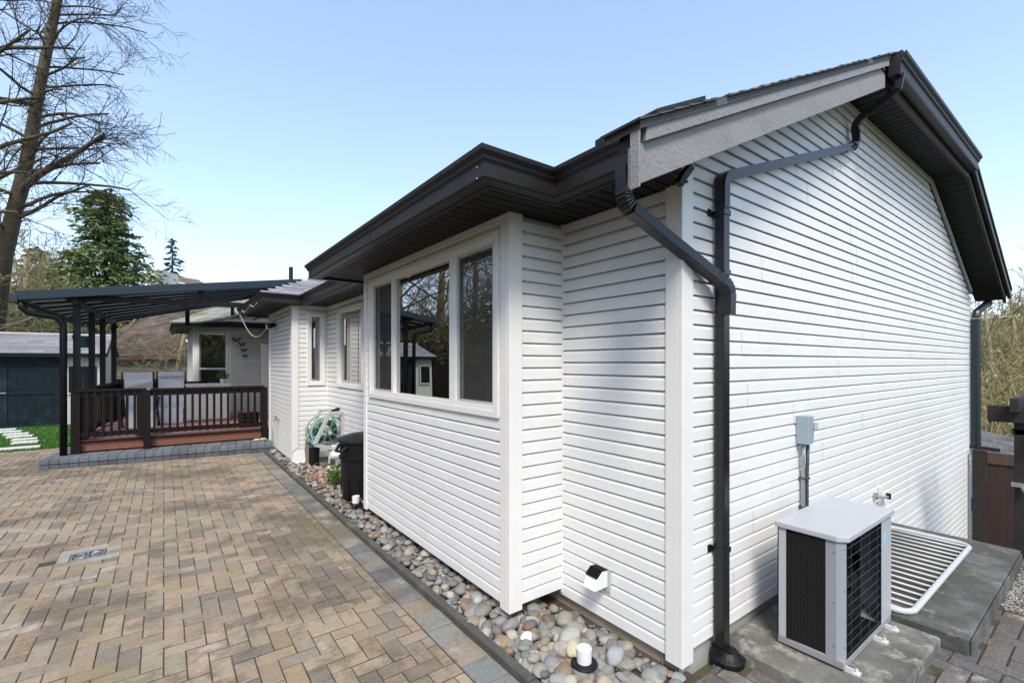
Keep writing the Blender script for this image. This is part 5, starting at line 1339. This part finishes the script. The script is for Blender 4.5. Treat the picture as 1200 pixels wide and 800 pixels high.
# big leaning bare tree, left
T0 = cpt(-20, 18, -.2); T1 = cpt(4, 18, 5.8); T2 = cpt(32, 18, 9.6); T3 = cpt(50, 18, 13.0); T4 = cpt(68, 18, 15.8); T5 = cpt(80, 18, 19.5); T6 = cpt(84, 18, 24)
bare_tree('bare_tree', [T0,T1,T2,T3,T4,T5,T6], [.34,.27,.205,.17,.135,.105,.06], 40, 3.1, 'tall leaning bare tree with long drooping branches at far left', 5, side=(tuple(Rt+Vector((0,0,.1))), .58), droop=.22, depth=3, kids_=4, t0=.2, minr=.006)
# its one heavy low limb rising to the right
rng = random.Random(3); bb = MB(); tw = MB(); p0 = cpt(18,18,8.2); lp = [p0, cpt(45,17.8,8.9), cpt(90,17.5,9.6), cpt(122,17.3,10.2)]
bt = [o for o in col.objects if o.name == 'bare_tree'][0]
bb.tube(lp, [.16,.12,.08,.05], 8, cap=False)
for k in range(11): branchy(bb, lp[1+min(2,k//4)] if k < 4 else lp[-1].lerp(lp[-2], rng.random()), (Rt*rng.uniform(.4,1)+Vector((0,0,rng.uniform(-.3,.7)))+Fw*rng.gauss(0,.3)).normalized(), rng.uniform(1.1,1.8), .03, 2, rng, .16, .5, 4, 5, tw, .006)
bb.build('branch', 'bark', bt, smooth=True); tw.build('twig', 'twig', bt)
A0, A1, A2 = cpt(-60, 14, 0), cpt(-45, 14, 6), cpt(-25, 14, 16)
bare_tree('bare_tree', [A0,A1,A2], [.4,.32,.15], 26, 3.6, 'dense dark bare tree whose crown enters the top left corner', 11, side=(tuple(Rt+Vector((0,0,.3))), .7), depth=3, kids_=4, t0=.45)
bare_tree('bare_tree', [cpt(30,32,-.2), cpt(32,32,4), cpt(30,32,9)], [.3,.25,.1], 22, 3.0, 'pale trunked bare tree standing behind the shed', 21, depth=3, mt='bark_pale', mtw='twig_tan', t0=.2, minr=.014)
bare_tree('bare_tree', [cpt(68,34,-.2), cpt(66,34,4), cpt(70,34,7.5)], [.22,.18,.08], 18, 2.6, 'slender bare tree between the shed roof and the green conifer', 22, depth=3, mt='bark_pale', mtw='twig_tan', t0=.2, minr=.014)
def conifer(name, base, H, Rb, label, seed, m='conifer', n=120, leaf=.16, dens=26, t0=.08, curve=.85, gap=0):
    rng = random.Random(seed); base = Vector(base); r = empty(name, tuple(base), 0, label, 'tree')
    b = MB(); b.tube([base, base+Vector((0,0,H*.5)), base+Vector((0,0,H))], [H*.018, H*.011, H*.002], 8); b.build('trunk', 'bark', r)
    lf = MB(); br = MB()
    for k in range(n):
        t = t0+(1-t0)*((k+.5)/n); z = H*t; a = k*2.399+rng.uniform(-.3,.3); R_ = Rb*((1-t)**curve)*rng.uniform(.7,1.12)*(1+.55*noise.noise(Vector((math.cos(a)*1.3+seed,math.sin(a)*1.3,t*4.5))))+.12
        dz = -.18*R_; p0 = base+Vector((0,0,z)); p1 = p0+Vector((math.cos(a)*R_, math.sin(a)*R_, dz+rng.uniform(-.1,.15)*R_)); br.tube([p0, p0.lerp(p1,.5)+Vector((0,0,.06*R_)), p1], [.03,.02,.008], 3, cap=False)
        nl = int(dens*(R_/Rb*1.2+.25))
        for q in range(nl):
            s_ = rng.uniform(.15,1.05); c = p0.lerp(p1, s_)+Vector((rng.gauss(0,.11)*R_*.9, rng.gauss(0,.11)*R_*.9, rng.gauss(0,.05)*R_-.04))
            d1_ = Vector((math.cos(a)+rng.gauss(0,.7), math.sin(a)+rng.gauss(0,.7), rng.gauss(-.35,.3))).normalized(); d2_ = d1_.cross(Vector((rng.gauss(0,1),rng.gauss(0,1),1))).normalized(); L2 = leaf*rng.uniform(.6,1.5)
            lf.add([c-d1_*L2*.5, c+d2_*L2*.22, c+d1_*L2, c-d2_*L2*.22], [(0,1,2,3)])
    br.build('branch', 'bark', r); lf.build('crown', m, r)
conifer('conifer', cpt(124,34,-.5), 14.9, 4.3, 'large bushy green conifer rising behind the patio cover', 4, n=260, leaf=.30, dens=62, curve=.42, m='conifer_lit')
conifer('conifer', cpt(202,70,0), 20.5, 4.0, 'small dark conifer far off beside the grey-roofed house', 9, m='conifer_dark', n=70, leaf=.5, dens=26, curve=.8, t0=.3)
conifer('conifer', cpt(92,41,-.5), 12.2, 3.0, 'lower dark conifer left of the large bushy one', 14, m='conifer_dark', n=100, leaf=.34, dens=36, curve=.6)
conifer('conifer', cpt(42,44,-.5), 13.2, 4.2, 'olive conifer behind the pale trunked bare tree', 15, m='brush', n=100, leaf=.36, dens=36, curve=.55)
def bush(px, d, H, W_, label, seed, m='brush', n=2600, leaf=.22, z0=-.3, tw=True):
    rng = random.Random(seed); st0 = random.getstate(); random.seed(seed); base = cpt(px, d, z0); r = empty('thicket_bush', tuple(base), 0, label, 'bush', 'bushes in the wild hedge behind the shed')
    lf = MB()
    for k in range(9):
        c = (rng.uniform(-W_,W_)*.5, rng.uniform(-1,1), H*rng.uniform(.25,.85)); leaves_cluster(lf, c, (W_*.32,W_*.3,H*.24), n//9, leaf)
    lf.build('crown', m, r, world=False)
    tb = MB()
    for k in range(12):
        branchy(tb, Vector((rng.uniform(-W_,W_)*.35, rng.uniform(-1,1), 0)), Vector((rng.gauss(0,.3),rng.gauss(0,.3),1)).normalized(), H*.8, .05, 3, rng, .05, .6, 3, 4, None, .012)
    tb.build('branch', 'twig_tan', r, world=False); random.setstate(st0)
bush(-4, 36, 10.5, 5.0, 'leftmost olive bush at the picture edge behind the shed', 31, n=5200)
bush(28, 34, 8.0, 4.2, 'olive and tan bush below the pale trunked tree', 32, n=4200)
bush(62, 37, 9.4, 4.2, 'tan and green bush behind the shed window end', 33, n=4200)
bush(88, 30, 5.2, 3.4, 'green bush between the patio cover posts', 34, m='conifer_lit', n=3000)
bush(150, 42, 5.5, 4.0, 'deep green bush behind the brown roof', 35, m='conifer', n=2200)
bush(14, 27, 5.0, 3.6, 'low bright green bush just over the shed ridge', 36, m='conifer_lit', n=2600)
# twiggy small tree by the nook
bare_tree('ornamental_tree', [cpt(206,19,-.1), cpt(207,19,1.2), cpt(212,19,2.2), cpt(216,19,2.9)], [.13,.11,.09,.05], 14, 1.0, 'small twisted bare tree beside the nook window', 41, depth=3, mt='bark_pale', mtw='twig_tan', kids_=4, t0=.3, droop=.05, minr=.007)
bh = empty('bird_house', tuple(cpt(222.5,17,2.35)), 0, 'little orange birdhouse hanging beside the nook corner', 'birdhouse')
b = MB(); b.box(-.08,.08,-.08,.08,-.18,.12); b.build('box', 'orange_wood', bh, world=False); b = MB(); b.poly_prism([(-.12,-.12,.12),(.12,-.12,.12),(.12,.12,.2),(-.12,.12,.2)], .02); b.build('roof', 'house_white', bh, world=False)
b = MB(); b.tube([(0,0,.17),(0,.02,.5)], .006, 4); b.build('hanger', 'pot_dark', bh, world=False)
wp = empty('flower_trough', tuple(cpt(214,15.6,.98)), R(-36), 'terracotta trough standing behind the rear deck railing', 'planter')
b = MB(); b.lathe([(.16,0),(.22,.18),(.2,.18)], n=16); b.build('pot', 'terracotta', wp, world=False); b = MB(); b.lathe([(.05,-1.05),(.05,0)], n=8); b.build('pedestal', 'fence_red', wp, world=False)

# ------------------------------------------------------------------ bare wood on the slope, right
k = 0
for (px, d, H, s_) in ((1150,34,11,51),(1166,30,13,52),(1180,36,12,53),(1196,31,14,54),(1212,35,12,55),(1140,42,12,56),(1172,44,13,57),(1205,45,15,58),(1235,38,15,59),(1260,33,13,60)):
    p = cpt(px, d, -4); k += 1
    labs = ['leftmost bare tree in the slope wood, beside the teal downpipe','bare tree just right of the far roof corner','bare tree above the arbor beam end','bare tree above the arbor post at the right edge','bare tree mostly past the right picture edge','hindmost bare tree showing behind the gable eave','pale far bare tree deep in the slope wood','tallest bare tree deep in the slope wood at right','outer bare tree of the slope wood beyond the frame','outermost bare tree of the slope wood beyond the frame']
    bare_tree('bare_tree', [p, p+Vector((.3,.1,H*.35)), p+Vector((.1,.5,H*.75))], [.20,.15,.07], 18, 3.4, labs[k-1], s_, depth=3, mt='bark_pale', mtw='twig_tan', kids_=4, t0=.1, droop=.0, minr=.016, group='bare trees on the slope right of the house')
b = MB(); rng = random.Random(77)
for k in range(1300):
    px = rng.uniform(1120,1300); d = rng.uniform(19,46); p = cpt(px, d, -4+rng.uniform(0,1)); h = rng.uniform(2.0,6.0); q = p+Vector((rng.gauss(0,.9),rng.gauss(0,.9),h)); m_ = p.lerp(q,.5)+Vector((rng.gauss(0,.3),rng.gauss(0,.3),0)); b.tube([p,m_,q], [.03,.022,.01], 3, cap=False)
    for j in range(3): s0 = m_.lerp(q, rng.random()); b.tube([s0, s0+Vector((rng.gauss(0,.7),rng.gauss(0,.7),rng.uniform(.1,1.0)))], [.014,.008], 3, cap=False)
for k in range(9000):
    px = rng.uniform(1120,1300); d = rng.uniform(18,46); z = -4+6.5*rng.random()**1.6; c = cpt(px,d,z); t1 = Vector((rng.gauss(0,1),rng.gauss(0,1),rng.gauss(0,1))).normalized()*rng.uniform(.06,.16); t2 = t1.cross(Vector((rng.random(),rng.random(),1))).normalized()*.05; b.add([c-t1,c+t2,c+t1,c-t2], [(0,1,2,3)])
tag(b.build('undergrowth', 'twig_tan'), 'tangle of tan twigs and scrub covering the slope right of the house', 'undergrowth', kind='stuff')

# ------------------------------------------------------------------ wooded bank across the patio (seen in the window glass)
labs = ['near-end bare tree on the bank behind the boundary fence','second bare tree along the bank behind the boundary fence','middle bare tree on the bank behind the boundary fence','fourth bare tree along the bank behind the boundary fence','fifth bare tree along the bank behind the boundary fence','far-end bare tree on the bank behind the boundary fence']
for k, y_ in enumerate((-5,0.5,5,9,13,17)):
    x_ = -13-2*(k%2); p = Vector((x_,y_,.5)); bare_tree('bare_tree', [p, p+Vector((.3,.2,4)), p+Vector((.2,.6,10))], [.25,.2,.08], 18, 3.4, labs[k], 90+k, depth=3, mt='bark_pale', mtw='twig_tan', kids_=4, t0=.15, droop=0, minr=.012, group='bare trees on the bank behind the boundary fence')
lab2 = ['first bare tree in the wood left of the shed','second bare tree in the wood left of the shed','third bare tree in the wood left of the shed','fourth bare tree in the wood left of the shed','fifth bare tree in the wood left of the shed','sixth bare tree in the wood left of the shed','seventh bare tree in the wood left of the shed','last bare tree in the wood left of the shed']
for k, (x_, y_) in enumerate(((-7.5,26),(-9.5,24),(-12,26),(-10,31),(-14,22),(-15,29),(-6.5,33),(-18,25))):
    p = Vector((x_,y_,0)); bare_tree('bare_tree', [p, p+Vector((.2,.2,4)), p+Vector((-.2,.5,12))], [.30,.24,.08], 22, 3.8, lab2[k], 190+k, depth=3, mt='bark_pale', mtw='twig_tan', kids_=4, t0=.12, droop=0, minr=.012, group='bare trees in the wood left of the shed')
st0 = random.getstate(); random.seed(5); b = MB()
for k in range(90):
    y_ = -8+.5*k; c = (random.uniform(-17,-9.5) if y_ < 22 else random.uniform(-18,-7), y_+random.uniform(-.6,.6), random.uniform(1.0,5.0)); leaves_cluster(b, c, (1.5,1.3,1.3), 260, .17)
tag(b.build('bank_scrub', 'brush'), 'mass of olive scrub on the bank behind the boundary fence', 'scrub', kind='stuff'); random.setstate(st0)
